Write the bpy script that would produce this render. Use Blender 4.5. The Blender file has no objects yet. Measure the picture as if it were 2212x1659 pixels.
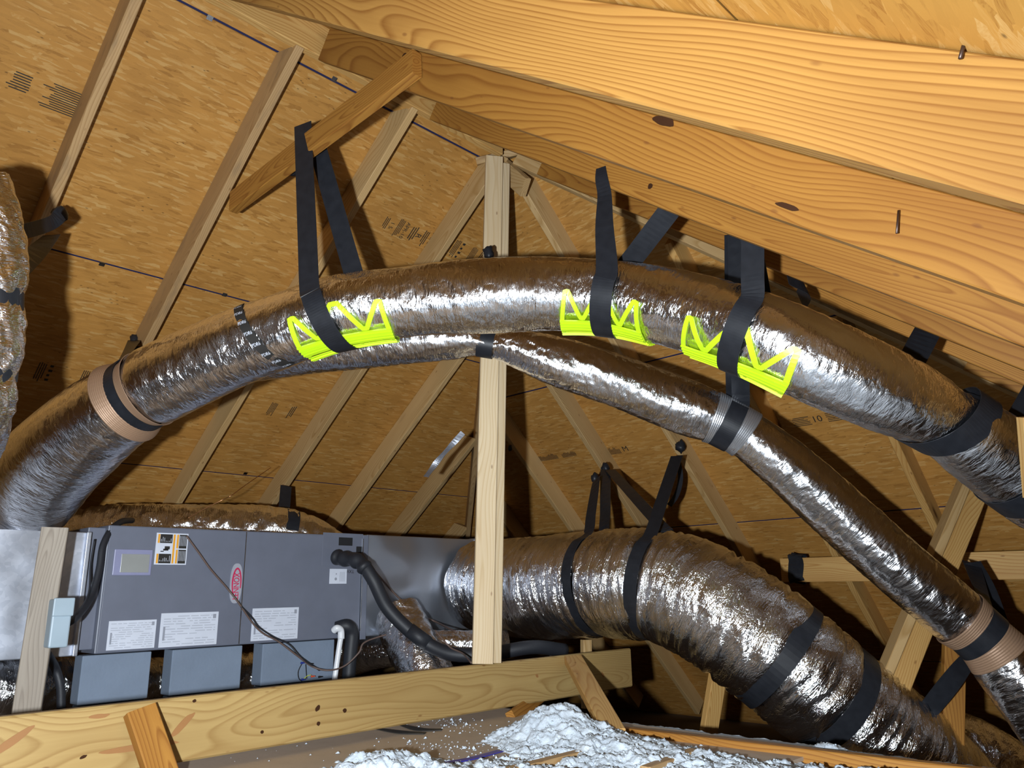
import bpy, math, random
from mathutils import Vector, Matrix, noise
sc = bpy.context.scene
COL = sc.collection
random.seed(7)
V = Vector
# ------------------------------------------------------------------ camera, world, light
F, PITCH, ROLL, YAW = 1678.4, 0.2583, -0.0163, 0.764      # from the vanishing points of rafters, beam and cabinet
ZF = 1.10                                                 # the attic floor lies 1.1 m below the lens
def cam_axes():
    fw = V((math.cos(YAW)*math.cos(PITCH), math.sin(YAW)*math.cos(PITCH), math.sin(PITCH)))
    up = V((-math.cos(YAW)*math.sin(PITCH), -math.sin(YAW)*math.sin(PITCH), math.cos(PITCH)))
    rt = V((math.sin(YAW), -math.cos(YAW), 0))
    c, s = math.cos(ROLL), math.sin(ROLL)
    return (rt*c+up*s, up*c-rt*s, fw)
RT, UPV, FW = cam_axes()
cam = bpy.data.objects.new('camera', bpy.data.cameras.new('camera')); COL.objects.link(cam)
m = Matrix((RT, UPV, -FW)).transposed().to_4x4(); m.translation = V((0, 0, ZF)); cam.matrix_world = m
cam.data.sensor_width = 36; cam.data.lens = 36*F/2212; cam.data.clip_start = .02
sc.camera = cam
sc.view_settings.view_transform = 'Standard'; sc.view_settings.look = 'None'
sc.view_settings.gamma = 1; sc.view_settings.use_curve_mapping = False
sc.view_settings.exposure = 0.0
sc.cycles.use_denoising = True
sc.cycles.max_bounces = 5; sc.cycles.glossy_bounces = 3; sc.cycles.diffuse_bounces = 2
sc.cycles.sample_clamp_indirect = 3.0
w = bpy.data.worlds.new('world'); sc.world = w; w.use_nodes = True
w.node_tree.nodes['Background'].inputs[0].default_value = (.75, .82, 1, 1)
w.node_tree.nodes['Background'].inputs[1].default_value = 0.13
def lamp(name, pos, aim, power, col, size, angle, blend):
    l = bpy.data.lights.new(name, 'SPOT'); o = bpy.data.objects.new(name, l); COL.objects.link(o)
    l.energy = power; l.color = col; l.shadow_soft_size = size; l.spot_size = math.radians(angle); l.spot_blend = blend
    o.location = V(pos)+V((0, 0, ZF)); d = (V(aim)-V(pos)).normalized()
    l.use_nodes = True; lt = l.node_tree; em = lt.nodes['Emission']; fo = lt.nodes.new('ShaderNodeLightFalloff')
    fo.inputs[0].default_value = 1.0; fo.inputs[1].default_value = 2.2; lt.links.new(fo.outputs['Quadratic'], em.inputs['Strength'])
    o.rotation_mode = 'QUATERNION'; o.rotation_quaternion = d.to_track_quat('-Z', 'Y'); return o
LP = RT*-.30 + UPV*-.05 + FW*-.05
lamp('headlamp', LP, FW*3+RT*-.25+UPV*-.9, 690, (.87, .94, 1), .03, 165, 1.0)
# ------------------------------------------------------------------ pixel of the 2212x1659 frame -> point of the place
def ray(x, y):
    cx = (x-1106)/F; cy = (829.5-y)/F
    return RT*cx + UPV*cy + FW
def Pd(x, y, d): return ray(x, y)*d
def PX(x, y, X): d = ray(x, y); return d*(X/d.x)
def PY(x, y, Y): d = ray(x, y); return d*(Y/d.y)
def PZ(x, y, Z): d = ray(x, y); return d*(Z/d.z)
def px_of(P):
    z = P.dot(FW); return (1106+F*P.dot(RT)/z, 829.5-F*P.dot(UPV)/z, z)
# ------------------------------------------------------------------ node helpers
class NT:
    def __init__(s, name):
        s.m = bpy.data.materials.new(name); s.m.use_nodes = True; s.t = s.m.node_tree
        s.b = s.t.nodes['Principled BSDF']
    def n(s, typ, ins=None, **kw):
        nd = s.t.nodes.new('ShaderNode'+typ)
        for k, v in kw.items(): setattr(nd, k, v)
        for k, v in (ins or {}).items(): s.set(nd.inputs[k], v)
        return nd
    def set(s, sock, v):
        if isinstance(v, bpy.types.NodeSocket): s.t.links.new(v, sock)
        elif isinstance(v, bpy.types.Node): s.t.links.new(v.outputs[0], sock)
        else: sock.default_value = v
    def math(s, op, a, b=0.0, c=None, clamp=False):
        nd = s.n('Math', {0: a, 1: b}, operation=op, use_clamp=clamp)
        if c is not None: s.set(nd.inputs[2], c)
        return nd.outputs[0]
    def vm(s, op, a, b=(0, 0, 0)): return s.n('VectorMath', {0: a, 1: b}, operation=op).outputs[0]
    def comb(s, x, y, z): return s.n('CombineXYZ', {0: x, 1: y, 2: z}).outputs[0]
    def sep(s, v): return s.n('SeparateXYZ', {0: v}).outputs
    def ramp(s, f, stops, interp='LINEAR'):
        nd = s.n('ValToRGB', {0: f}); r = nd.color_ramp; r.interpolation = interp
        while len(r.elements) < len(stops): r.elements.new(.5)
        for e, (p, c) in zip(r.elements, stops): e.position = p; e.color = (*c, 1) if len(c) == 3 else c
        return nd.outputs[0]
    def mix(s, f, a, b, mode='MIX'):
        nd = s.n('Mix', data_type='RGBA', blend_type=mode)
        s.set(nd.inputs[0], f); s.set(nd.inputs[6], a if not isinstance(a, tuple) else (*a[:3], 1)); s.set(nd.inputs[7], b if not isinstance(b, tuple) else (*b[:3], 1))
        return nd.outputs[2]
    def noise(s, v, scale=5, detail=2, rough=.5, dist=0, out=0):
        return s.n('TexNoise', {'Vector': v, 'Scale': scale, 'Detail': detail, 'Roughness': rough, 'Distortion': dist}).outputs[out]
    def obj(s): return s.n('TexCoord').outputs['Object']
    def uv(s): return s.n('TexCoord').outputs['UV']
    def rnd(s): return s.n('ObjectInfo').outputs['Random']
    def bump(s, h, strength=.5, dist=.01, nrm=None):
        nd = s.n('Bump', {'Height': h, 'Strength': strength, 'Distance': dist})
        if nrm is not None: s.set(nd.inputs['Normal'], nrm)
        return nd.outputs[0]
    def out(s, **kw):
        mp = {'col': 'Base Color', 'rough': 'Roughness', 'metal': 'Metallic', 'nrm': 'Normal', 'spec': 'Specular IOR Level', 'sheen': 'Sheen Weight', 'coat': 'Coat Weight', 'emis': 'Emission Color', 'estr': 'Emission Strength', 'aniso': 'Anisotropic'}
        for k, v in kw.items():
            if k == 'col' and isinstance(v, tuple): v = (*v[:3], 1)
            s.set(s.b.inputs[mp[k]], v)
        return s.m
def plain(name, col, rough=.5, metal=0, bump=0, bs=200, **kw):
    t = NT(name)
    if bump: kw['nrm'] = t.bump(t.noise(t.obj(), bs, 3), bump, .002)
    v = t.noise(t.obj(), 9, 3)
    c = t.mix(v, tuple(x*.85 for x in col), tuple(min(1, x*1.12) for x in col))
    return t.out(col=c, rough=rough, metal=metal, **kw)
def wood(name, light, dark, knot=(.10, .035, .01), ringf=95, knots=True, stain=0, rough=.55):
    t = NT(name); o = t.obj(); r = t.rnd()
    off = t.comb(t.math('MULTIPLY', r, 37.0), t.math('MULTIPLY', r, 3.1), t.math('MULTIPLY', r, 5.7))
    p = t.vm('ADD', o, off); x, y, z = t.sep(p)
    # slow wander of the rings along the board
    wv = t.noise(t.comb(t.math('MULTIPLY', x, .7), t.math('MULTIPLY', y, 2.5), t.math('MULTIPLY', z, 2.5)), 1.0, 2, .5, out=1)
    wx, wy, wz = t.sep(wv)
    ox, oy, oz = t.sep(o)
    dy = t.math('ADD', oy, t.math('MULTIPLY', t.math('SUBTRACT', wx, .5), .30))
    dz = t.math('ADD', oz, t.math('MULTIPLY', t.math('SUBTRACT', wy, .5), .30))
    kd = None
    if knots:
        vo = t.n('TexVoronoi', {'Vector': t.comb(t.math('MULTIPLY', x, 1.6), t.math('MULTIPLY', y, 5.5), t.math('MULTIPLY', z, 5.5)), 'Scale': 1.0, 'Randomness': 1.0})
        kd = vo.outputs[0]
        push = t.math('MULTIPLY', t.math('POWER', t.math('SUBTRACT', 1.0, t.math('MULTIPLY', kd, 2.0, clamp=True), clamp=True), 2.0), .035)
        dz = t.math('ADD', dz, push); dy = t.math('ADD', dy, push)
    dyo = t.math('ADD', dy, t.math('MULTIPLY', t.math('SUBTRACT', r, .5), .12))
    rad = t.math('SQRT', t.math('ADD', t.math('POWER', t.math('SUBTRACT', dyo, .035), 2.0), t.math('POWER', dz, 2.0)))
    ph = t.math('FRACT', t.math('MULTIPLY', rad, ringf))
    g = t.ramp(ph, [(0, (0, 0, 0)), (.55, (.25,)*3), (.86, (1,)*3), (1, (0,)*3)])
    fib = t.noise(t.comb(t.math('MULTIPLY', x, 4), t.math('MULTIPLY', y, 160), t.math('MULTIPLY', z, 160)), 1, 3, .6)
    g2 = t.math('ADD', t.math('MULTIPLY', g, .85), t.math('MULTIPLY', t.math('SUBTRACT', fib, .45), .5), clamp=True)
    big = t.noise(t.vm('MULTIPLY', p, (1.2, 7, 7)), 1, 2)
    c = t.mix(g2, light, dark)
    c = t.mix(t.math('MULTIPLY', t.math('SUBTRACT', big, .42), 1.6, clamp=True), c, tuple(d*.92 for d in dark))
    vr = t.math('ADD', .86, t.math('MULTIPLY', r, .22))
    c = t.mix(1.0, c, t.n('CombineColor', {0: vr, 1: vr, 2: vr}).outputs[0], 'MULTIPLY')
    if knots:
        kc = t.ramp(kd, [(0, (1,)*3), (.055, (.9,)*3), (.085, (.35,)*3), (.16, (0,)*3)])
        c = t.mix(kc, c, knot)
        # small dark specks
        v2 = t.n('TexVoronoi', {'Vector': t.vm('MULTIPLY', p, (7, 18, 18)), 'Scale': 1.0}).outputs[0]
        c = t.mix(t.ramp(v2, [(0, (.7,)*3), (.05, (.5,)*3), (.09, (0,)*3)]), c, tuple(k*1.5 for k in knot))
    if stain:
        sn = t.noise(t.vm('MULTIPLY', p, (2.2, 9, 9)), 1.3, 4, .65)
        c = t.mix(t.math('MULTIPLY', t.math('SUBTRACT', sn, .52), stain*4, clamp=True), c, (.17, .12, .075))
    t.out(col=c, rough=rough, spec=.3, nrm=t.bump(t.math('ADD', g, fib), .12, .001))
    return t.m
def osb(name, dark, mid, light, sc_=1.0):
    t = NT(name); o = t.obj()
    wn = t.noise(o, 9, 2, .5, out=1)
    p = t.vm('ADD', o, t.vm('MULTIPLY', t.vm('SUBTRACT', wn, (.5, .5, .5)), (.022, .022, 0)))
    def layer(ang, k, seed, th):
        mp = t.n('Mapping', {'Vector': p, 'Location': (seed, seed*.7, 0), 'Rotation': (0, 0, math.radians(ang)), 'Scale': (k, k*5.6, 1)})
        vo = t.n('TexVoronoi', {'Vector': mp, 'Scale': 1.0, 'Randomness': 1.0}, voronoi_dimensions='2D')
        rc = t.sep(vo.outputs[1]); return rc[0], rc[1], mp.outputs[0], vo.outputs[0]
    c = None; hgt = None
    pal = [(0, dark), (.18, mid), (.62, tuple(m_*1.12 for m_ in mid)), (.86, light), (1, tuple(min(1, l*1.12) for l in light))]
    for i, (a, k, sd, th) in enumerate([(8, 9, .3, 0), (-30, 12, 4.1, .4), (36, 11, 7.7, .5), (80, 13, 2.2, .72), (-12, 16, 9.3, .5), (52, 15, 5.9, .66), (-48, 17, 3.3, .74)]):
        r1, r2, mv, di = layer(a, k*sc_, sd, th)
        fib = t.noise(t.vm('MULTIPLY', mv, (1.0, 4.5, 1)), 2.2, 2, .6)
        ci = t.ramp(t.math('ADD', t.math('MULTIPLY', r1, .72), t.math('MULTIPLY', t.math('SUBTRACT', fib, .35), .5)), pal)
        if c is None: c = ci; hgt = r1
        else:
            msk = t.math('GREATER_THAN', r2, th)
            c = t.mix(msk, c, ci); hgt = t.math('ADD', t.math('MULTIPLY', hgt, t.math('SUBTRACT', 1.0, msk)), t.math('MULTIPLY', r1, msk))
    big = t.noise(o, 2.3, 3, .6)
    c = t.mix(t.math('MULTIPLY', t.math('SUBTRACT', big, .40), 1.1, clamp=True), c, tuple(d*.9 for d in dark))
    sp = t.n('TexVoronoi', {'Vector': t.vm('MULTIPLY', p, (13, 30, 1)), 'Scale': 1.0}, voronoi_dimensions='2D').outputs[0]
    sp = t.math('ADD', sp, t.math('MULTIPLY', t.math('GREATER_THAN', .62, t.noise(o, 6, 1)), .3))
    c = t.mix(t.ramp(sp, [(0, (.8,)*3), (.06, (.4,)*3), (.1, (0,)*3)]), c, (.05, .025, .01))
    return t.out(col=c, rough=.62, spec=.25, nrm=t.bump(hgt, .25, .003))
def foil(name, su, sv, amt=.5, tint=(.92, .92, .94), rough=.11, facet=28):
    """aluminised jacket: u runs along the duct, v around it, both in metres"""
    t = NT(name); u = t.uv()
    wn = t.vm('MULTIPLY', t.vm('SUBTRACT', t.noise(u, 9, 3, .5, out=1), (.5, .5, .5)), (.04, .10, 0))
    p = t.vm('ADD', u, wn)
    pl = t.noise(t.vm('MULTIPLY', p, (su, sv, 1)), 1, 3, .55)
    rg = t.math('ABSOLUTE', t.math('SUBTRACT', pl, .5))
    vo = t.n('TexVoronoi', {'Vector': t.vm('MULTIPLY', p, (facet*1.8, facet*.8, 1)), 'Scale': 1.0, 'Randomness': 1.0}, voronoi_dimensions='2D').outputs[0]
    cr = t.math('ABSOLUTE', t.math('SUBTRACT', t.noise(t.vm('MULTIPLY', p, (150, 38, 1)), 1, 3, .6), .5))
    cr2 = t.math('ABSOLUTE', t.math('SUBTRACT', t.noise(t.n('Mapping', {'Vector': p, 'Rotation': (0, 0, .7), 'Scale': (110, 30, 1)}).outputs[0], 1, 2, .6), .5))
    h = t.math('ADD', t.math('MULTIPLY', rg, 1.6), t.math('ADD', t.math('MULTIPLY', vo, .45), t.math('MULTIPLY', t.math('ADD', cr, cr2), .75)))
    rr = t.math('ADD', rough, t.math('MULTIPLY', t.noise(u, 14, 2), .14))
    return t.out(col=tint, metal=1.0, rough=rr, nrm=t.bump(h, amt, .006))
M = {}
M['pine'] = wood('pine_warm', (.60, .37, .13), (.42, .20, .05), ringf=110)
M['pine_near'] = wood('pine_near', (.40, .21, .052), (.21, .083, .016), ringf=85)
M['pine_pale'] = wood('pine_pale', (.56, .375, .175), (.41, .24, .085), ringf=90)
M['pine_white'] = wood('pine_white', (.64, .51, .33), (.52, .37, .20), ringf=60)
M['pine_beam'] = wood('pine_beam', (.43, .295, .115), (.30, .18, .06), ringf=120)
M['pine_grey'] = wood('pine_grey', (.36, .31, .25), (.22, .18, .14), ringf=100, stain=.3)
M['pine_stain'] = wood('pine_stained', (.50, .32, .15), (.35, .20, .08), ringf=100, stain=.8)
M['pine_orange'] = wood('pine_orange', (.40, .188, .036), (.23, .084, .014), ringf=90)
M['osb'] = osb('osb_sheathing', (.29, .125, .025), (.44, .215, .05), (.58, .36, .13))
M['osb_near'] = osb('osb_sheathing_close', (.33, .14, .025), (.46, .235, .05), (.60, .37, .13))
M['ply'] = plain('deck_plywood', (.46, .36, .27), .7, bump=.3, bs=60)
M['dust'] = plain('dusty_ceiling_board', (.13, .10, .08), .9, bump=.4, bs=40)
M['felt'] = plain('roof_felt', (.012, .012, .06), .8)
M['foil'] = foil('foil_jacket', 60, 9, .44, facet=40)
M['foil_big'] = foil('foil_jacket_pleated', 60, 3.0, 1.0, facet=10, rough=.09)
M['foil_rough'] = foil('foil_jacket_crumpled', 30, 16, 1.0, facet=26, rough=.08)
M['webbing'] = None
t = NT('black_webbing'); u = t.uv()
M['webbing'] = t.out(col=t.mix(t.noise(u, 30, 3), (.009, .010, .013), (.022, .024, .03)), rough=.42, spec=.28, nrm=t.bump(t.noise(u, 60, 2), .04, .001))
M['webbing_blue'] = plain('navy_webbing', (.035, .05, .10), .5)
M['green'] = plain('lime_plastic', (.56, .86, .015), .38)
M['grey'] = plain('grey_painted_steel', (.15, .165, .215), .42, bump=.05, bs=400)
M['greyd'] = plain('dark_seam', (.01, .01, .012), .8)
M['chrome'] = plain('bare_steel_edge', (.55, .58, .62), .25, 1)
t = NT('galvanised_steel'); o = t.obj()
vo = t.n('TexVoronoi', {'Vector': o, 'Scale': 60.0}).outputs[1]
M['galv'] = t.out(col=t.mix(t.sep(vo)[0], (.42, .45, .52), (.50, .53, .60)), metal=.8, rough=t.math('ADD', .42, t.math('MULTIPLY', t.noise(o, 20, 3), .12)), nrm=t.bump(t.noise(o, 4.5, 1), .55, .05))
M['white'] = plain('white_label', (.66, .70, .80), .45)
M['ink'] = plain('black_ink', (.018, .016, .014), .7)
M['print'] = plain('grey_print', (.30, .32, .38), .7)
M['print2'] = plain('faint_print', (.47, .50, .58), .7)
M['orange'] = plain('orange_ink', (.80, .36, .02), .6)
M['red'] = plain('magenta_red_ink', (.55, .02, .09), .5)
M['silver'] = plain('silver_badge', (.50, .52, .60), .35, .3)
M['foam'] = plain('black_pipe_foam', (.016, .018, .024), .55, bump=.2)
M['pvc'] = plain('white_pvc', (.80, .82, .86), .3)
M['box'] = plain('pale_blue_grey_plastic', (.34, .43, .50), .45)
M['cmu'] = plain('blue_grey_concrete', (.19, .24, .32), .85, bump=.5, bs=90)
M['cable'] = plain('brown_cable', (.13, .085, .07), .5)
M['copper'] = plain('bare_copper', (.75, .38, .2), .3, 1)
M['lav'] = plain('lavender_bezel', (.26, .27, .42), .4)
M['glass'] = plain('dusty_window_plastic', (.30, .31, .30), .2)
M['card'] = plain('kraft_sleeve', (.34, .21, .13), .5, .25)
M['sleeve'] = plain('ribbed_silver_sleeve', (.62, .64, .68), .33, .85)
M['blue'] = plain('blue_tape', (.02, .02, .30), .4)
M['nail'] = plain('dark_steel_nail', (.10, .07, .06), .4, .8)
M['red_nut'] = plain('red_wire_nut', (.75, .10, .03), .4)
M['blue_nut'] = plain('blue_wire_nut', (.02, .04, .35), .4)
M['yellow'] = plain('yellow_wire', (.65, .75, .03), .4)
t = NT('dented_galvanised'); o = t.obj()
M['galv_dent'] = t.out(col=(.46, .50, .58), metal=.85, rough=.36, nrm=t.bump(t.noise(o, 2.3, 1), 1.0, .20))
t = NT('loose_fill_wool'); o = t.obj()
n1 = t.noise(o, 45, 4, .65)
M['wool'] = t.out(col=t.mix(t.noise(o, 14, 3), (.50, .59, .70), (.70, .76, .82)), rough=.95, spec=.05, nrm=t.bump(n1, .6, .008))
# ------------------------------------------------------------------ object helpers
def mesh_obj(name, vs, fs, mat, parent=None, smooth=False, uvs=None, frame=None):
    """vs in place coordinates; frame = Matrix giving the object's own axes (origin included)"""
    if frame is None:
        c = V((0, 0, 0))
        for v in vs: c += v
        c = c/len(vs); frame = Matrix.Translation(c)
    inv = frame.inverted()
    me = bpy.data.meshes.new(name); me.from_pydata([tuple(inv @ v) for v in vs], [], fs)
    if uvs is not None:
        ul = me.uv_layers.new(name='UVMap'); dat = [0.0]*(2*len(me.loops))
        for i, l in enumerate(me.loops): dat[2*i], dat[2*i+1] = uvs[l.vertex_index]
        ul.data.foreach_set('uv', dat)
    if smooth: me.polygons.foreach_set('use_smooth', [True]*len(me.polygons))
    me.materials.append(mat); me.update()
    o = bpy.data.objects.new(name, me); COL.objects.link(o)
    mw = Matrix.Translation((0, 0, ZF)) @ frame
    if parent is not None:
        o.parent = parent; pm = parent['_w'] if '_w' in parent else None
        o.matrix_basis = WM[parent.name].inverted() @ mw
    else: o.matrix_basis = mw
    WM[o.name] = mw
    return o
WM = {}
def tag(o, label, cat=None, group=None, kind=None):
    if label: o['label'] = label
    if cat: o['category'] = cat
    if group: o['group'] = group
    if kind: o['kind'] = kind
    return o
def empty(name, loc, label, cat, group=None):
    o = bpy.data.objects.new(name, None); COL.objects.link(o); o.empty_display_size = .05
    mw = Matrix.Translation(V(loc)+V((0, 0, ZF))); o.matrix_basis = mw; WM[o.name] = mw
    return tag(o, label, cat, group)
def frame_of(p0, ax, upish):
    x = ax.normalized(); y = upish.cross(x)
    if y.length < 1e-5: y = V((0, 1, 0)).cross(x)
    y.normalize(); z = x.cross(y).normalized()
    f = Matrix((x, y, z)).transposed().to_4x4(); f.translation = p0; return f
def board(name, p0, p1, wy, wz, mat, up=V((0, 0, 1)), bev=.003, oy=0, oz=0, parent=None, cut0=0, cut1=0):
    """timber from p0 to p1 (axis in the middle); wy wide, wz deep along up; cut shifts the top corner along the length"""
    p0 = V(p0); p1 = V(p1); f = frame_of(p0, p1-p0, up); L = (p1-p0).length
    a, b = wy/2, wz/2; e = bev
    prof = [(-a+e, -b), (a-e, -b), (a, -b+e), (a, b-e), (a-e, b), (-a+e, b), (-a, b-e), (-a, -b+e)]
    vs = []
    nseg = max(1, int(L/.5))
    for i in range(nseg+1):
        x = L*i/nseg
        for (y, z) in prof:
            k = (z/b)
            xx = x + (cut0*k if i == 0 else 0) + (cut1*k if i == nseg else 0)
            vs.append(f @ V((xx, y+oy, z+oz)))
    fs = []
    for i in range(nseg):
        for j in range(8):
            k = (j+1) % 8; fs.append((i*8+j, (i+1)*8+j, (i+1)*8+k, i*8+k))
    fs.append(tuple(range(8))); fs.append(tuple(reversed(range(nseg*8, nseg*8+8))))
    return mesh_obj(name, vs, fs, mat, parent, frame=f)
def boxv(vs, fs, c0, ex, ey, ez, x0, x1, y0, y1, z0, z1):
    b = len(vs)
    for z in (z0, z1):
        for (x, y) in ((x0, y0), (x1, y0), (x1, y1), (x0, y1)): vs.append(c0+ex*x+ey*y+ez*z)
    for q in ((0, 3, 2, 1), (4, 5, 6, 7), (0, 1, 5, 4), (1, 2, 6, 5), (2, 3, 7, 6), (3, 0, 4, 7)): fs.append(tuple(b+i for i in q))
EX, EY, EZ = V((1, 0, 0)), V((0, 1, 0)), V((0, 0, 1))
def box(name, x0, x1, y0, y1, z0, z1, mat, parent=None, bev=0):
    vs, fs = [], []
    c = V(((x0+x1)/2, (y0+y1)/2, (z0+z1)/2))
    boxv(vs, fs, V((0, 0, 0)), EX, EY, EZ, x0, x1, y0, y1, z0, z1)
    o = mesh_obj(name, vs, fs, mat, parent, frame=Matrix.Translation(c))
    if bev:
        md = o.modifiers.new('b', 'BEVEL'); md.width = bev; md.segments = 2
    return o
def catmull(pts, n):
    out = []; P = [V(p) for p in pts]; P = [P[0]*2-P[1]]+P+[P[-1]*2-P[-2]]
    for i in range(1, len(P)-2):
        for k in range(n):
            t_ = k/n; a, b, c, d = P[i-1:i+3]
            out.append(.5*((2*b)+(c-a)*t_+(2*a-5*b+4*c-d)*t_**2+(3*b-a-3*c+d)*t_**3))
    out.append(P[-2].copy()); return out
def tube(name, pts, r, mat, parent=None, seg=10, n=8, rr=None):
    path = catmull(pts, n) if n > 1 else [V(p) for p in pts]
    vs, fs = [], []; nn = len(path); prev = None
    for i, p in enumerate(path):
        T = (path[min(i+1, nn-1)]-path[max(i-1, 0)]).normalized()
        a = V((0, 0, 1)) if prev is None else prev
        a = (a-T*a.dot(T))
        if a.length < 1e-4: a = V((1, 0, 0))-T*T.x
        a.normalize(); prev = a; b = T.cross(a)
        q = r if rr is None else rr(i/(nn-1))
        for j in range(seg):
            th = 2*math.pi*j/seg; vs.append(p+(a*math.cos(th)+b*math.sin(th))*q)
    for i in range(nn-1):
        for j in range(seg):
            k = (j+1) % seg; fs.append((i*seg+j, i*seg+k, (i+1)*seg+k, (i+1)*seg+j))
    fs.append(tuple(reversed(range(seg)))); fs.append(tuple(range((nn-1)*seg, nn*seg)))
    return mesh_obj(name, vs, fs, mat, parent, smooth=True)
def ribbon(name, pts, width, wdirs, mat, parent=None, th=.0025, n=6, smooth=True):
    """flat webbing through pts; wdirs gives the direction of its width at each point; width may be a list"""
    P = catmull(pts, n); W = catmull(wdirs, n)
    wl = width if isinstance(width, (list, tuple)) else [width]*len(pts)
    WW = catmull([V((q, 0, 0)) for q in wl], n)
    vs, fs, uv = [], [], []; nn = len(P); s = 0
    for i in range(nn):
        T = (P[min(i+1, nn-1)]-P[max(i-1, 0)])
        if T.length < 1e-6: T = V((0, 0, 1))
        T.normalize(); wv_ = W[i]-T*W[i].dot(T)
        if wv_.length < 1e-4: wv_ = T.orthogonal()
        wv_.normalize(); nv = T.cross(wv_); h = WW[i].x/2
        if i: s += (P[i]-P[i-1]).length
        for (a, b) in ((-1, -1), (1, -1), (1, 1), (-1, 1)):
            vs.append(P[i]+wv_*h*a+nv*th/2*b); uv.append((s, a*h))
    for i in range(nn-1):
        for j in range(4):
            k = (j+1) % 4; fs.append((i*4+j, (i+1)*4+j, (i+1)*4+k, i*4+k))
    fs.append((0, 1, 2, 3)); fs.append(tuple(reversed(range(nn*4-4, nn*4))))
    return mesh_obj(name, vs, fs, mat, parent, uvs=uv)
# ------------------------------------------------------------------ text
_txt = {}
def text_geo(body):
    if body in _txt: return _txt[body]
    cu = bpy.data.curves.new('t', 'FONT'); cu.body = body; cu.size = 1; cu.align_x = 'CENTER'; cu.align_y = 'CENTER'; cu.resolution_u = 3
    ob = bpy.data.objects.new('t', cu); COL.objects.link(ob)
    dg = bpy.context.evaluated_depsgraph_get(); me = bpy.data.meshes.new_from_object(ob.evaluated_get(dg))
    g = ([v.co.copy() for v in me.vertices], [tuple(p.vertices) for p in me.polygons])
    bpy.data.objects.remove(ob); bpy.data.curves.remove(cu); bpy.data.meshes.remove(me); _txt[body] = g; return g
def add_text(vs, fs, body, c, ex, ey, size, sx=1.0):
    tv, tf = text_geo(body); b = len(vs)
    for v in tv: vs.append(c+ex*(v.x*size*sx)+ey*(v.y*size))
    for q in tf: fs.append(tuple(b+i for i in q))
# ------------------------------------------------------------------ the roof
Mn, Mh, HB, YR, X0 = .751, .924, 2.18, 2.54, 2.62        # slopes, underside of rafters at ridge, ridge line, hip end
SH = .178                                                # sheathing above rafter undersides, vertical
zf = lambda Y: HB-Mn*(Y-YR)
zn = lambda Y: HB+.005-Mn*(YR-Y)
zh = lambda X: HB-Mh*(X-X0)
FLZ = -1.10
def slope_panels(name, O, ex, ey, strips, mat, kind='structure'):
    """panel courses: each (x0a,x0b,x1a,x1b,y0,y1) = left and right ends at the top and bottom of the course"""
    ez = ex.cross(ey).normalized()
    f = Matrix((ex, ey, ez)).transposed().to_4x4(); f.translation = O
    vs, fs = [], []
    for (xa, xb, ya, xc, xd, yb) in strips:
        b = len(vs)
        for (x, y) in ((xa, ya), (xb, ya), (xd, yb), (xc, yb)):
            vs.append(O+ex*x+ey*y); 
        for (x, y) in ((xa, ya), (xb, ya), (xd, yb), (xc, yb)):
            vs.append(O+ex*x+ey*y+EZ*.004)
        for q in ((0, 1, 2, 3), (7, 6, 5, 4), (0, 4, 5, 1), (1, 5, 6, 2), (2, 6, 7, 3), (3, 7, 4, 0)): fs.append(tuple(b+i for i in q))
    o = mesh_obj(name, vs, fs, mat, frame=f); o['kind'] = kind; return o
def courses_far():
    # far slope: Y from ridge down; hip cuts the right side: X = X0 + (Y-YR)*Mn/Mh
    out = []; Ys = [2.56, 2.688, 3.685, 4.70, 5.71, 6.72, 7.1]; g = .010
    cs = math.sqrt(1+Mn*Mn)
    for a, b in zip(Ys, Ys[1:]):
        a2, b2 = a+g/2, b-g/2
        out.append((-2.4, X0+(a2-YR)*Mn/Mh+.0, (a2-YR)*cs, -2.4, X0+(b2-YR)*Mn/Mh, (b2-YR)*cs))
    return out
ey = V((0, 1, -Mn)).normalized()
slope_panels('ceiling_far', V((0, YR, HB+SH)), EX, ey, courses_far(), M['osb'])
out = []; Xs = [X0+.02, 3.77, 4.74, 5.71, 6.5]; cs = math.sqrt(1+Mh*Mh)
for a, b in zip(Xs, Xs[1:]):
    a2, b2 = a+.005, b-.005; k = Mh/Mn
    out.append((-(a2-X0)*k, (a2-X0)*k, (a2-X0)*cs, -(b2-X0)*k, (b2-X0)*k, (b2-X0)*cs))
exh = V((0, -1, 0)); eyh = V((1, 0, -Mh)).normalized()
slope_panels('ceiling_end', V((X0, YR, HB+SH)), V((0, 1, 0)), eyh, out, M['osb'])
out = []; Ys = [0.01, .14, 1.12, 2.14, 3.15, 4.16, 4.75]; cs = math.sqrt(1+Mn*Mn)
for a, b in zip(Ys, Ys[1:]):
    a2, b2 = a+.002, b-.002
    out.append((-2.4, X0+a2*Mn/Mh, a2*cs, -2.4, X0+b2*Mn/Mh, b2*cs))
slope_panels('ceiling_near', V((0, YR, HB+.005+SH)), EX, V((0, -1, -Mn)).normalized(), out, M['osb_near'])
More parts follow.
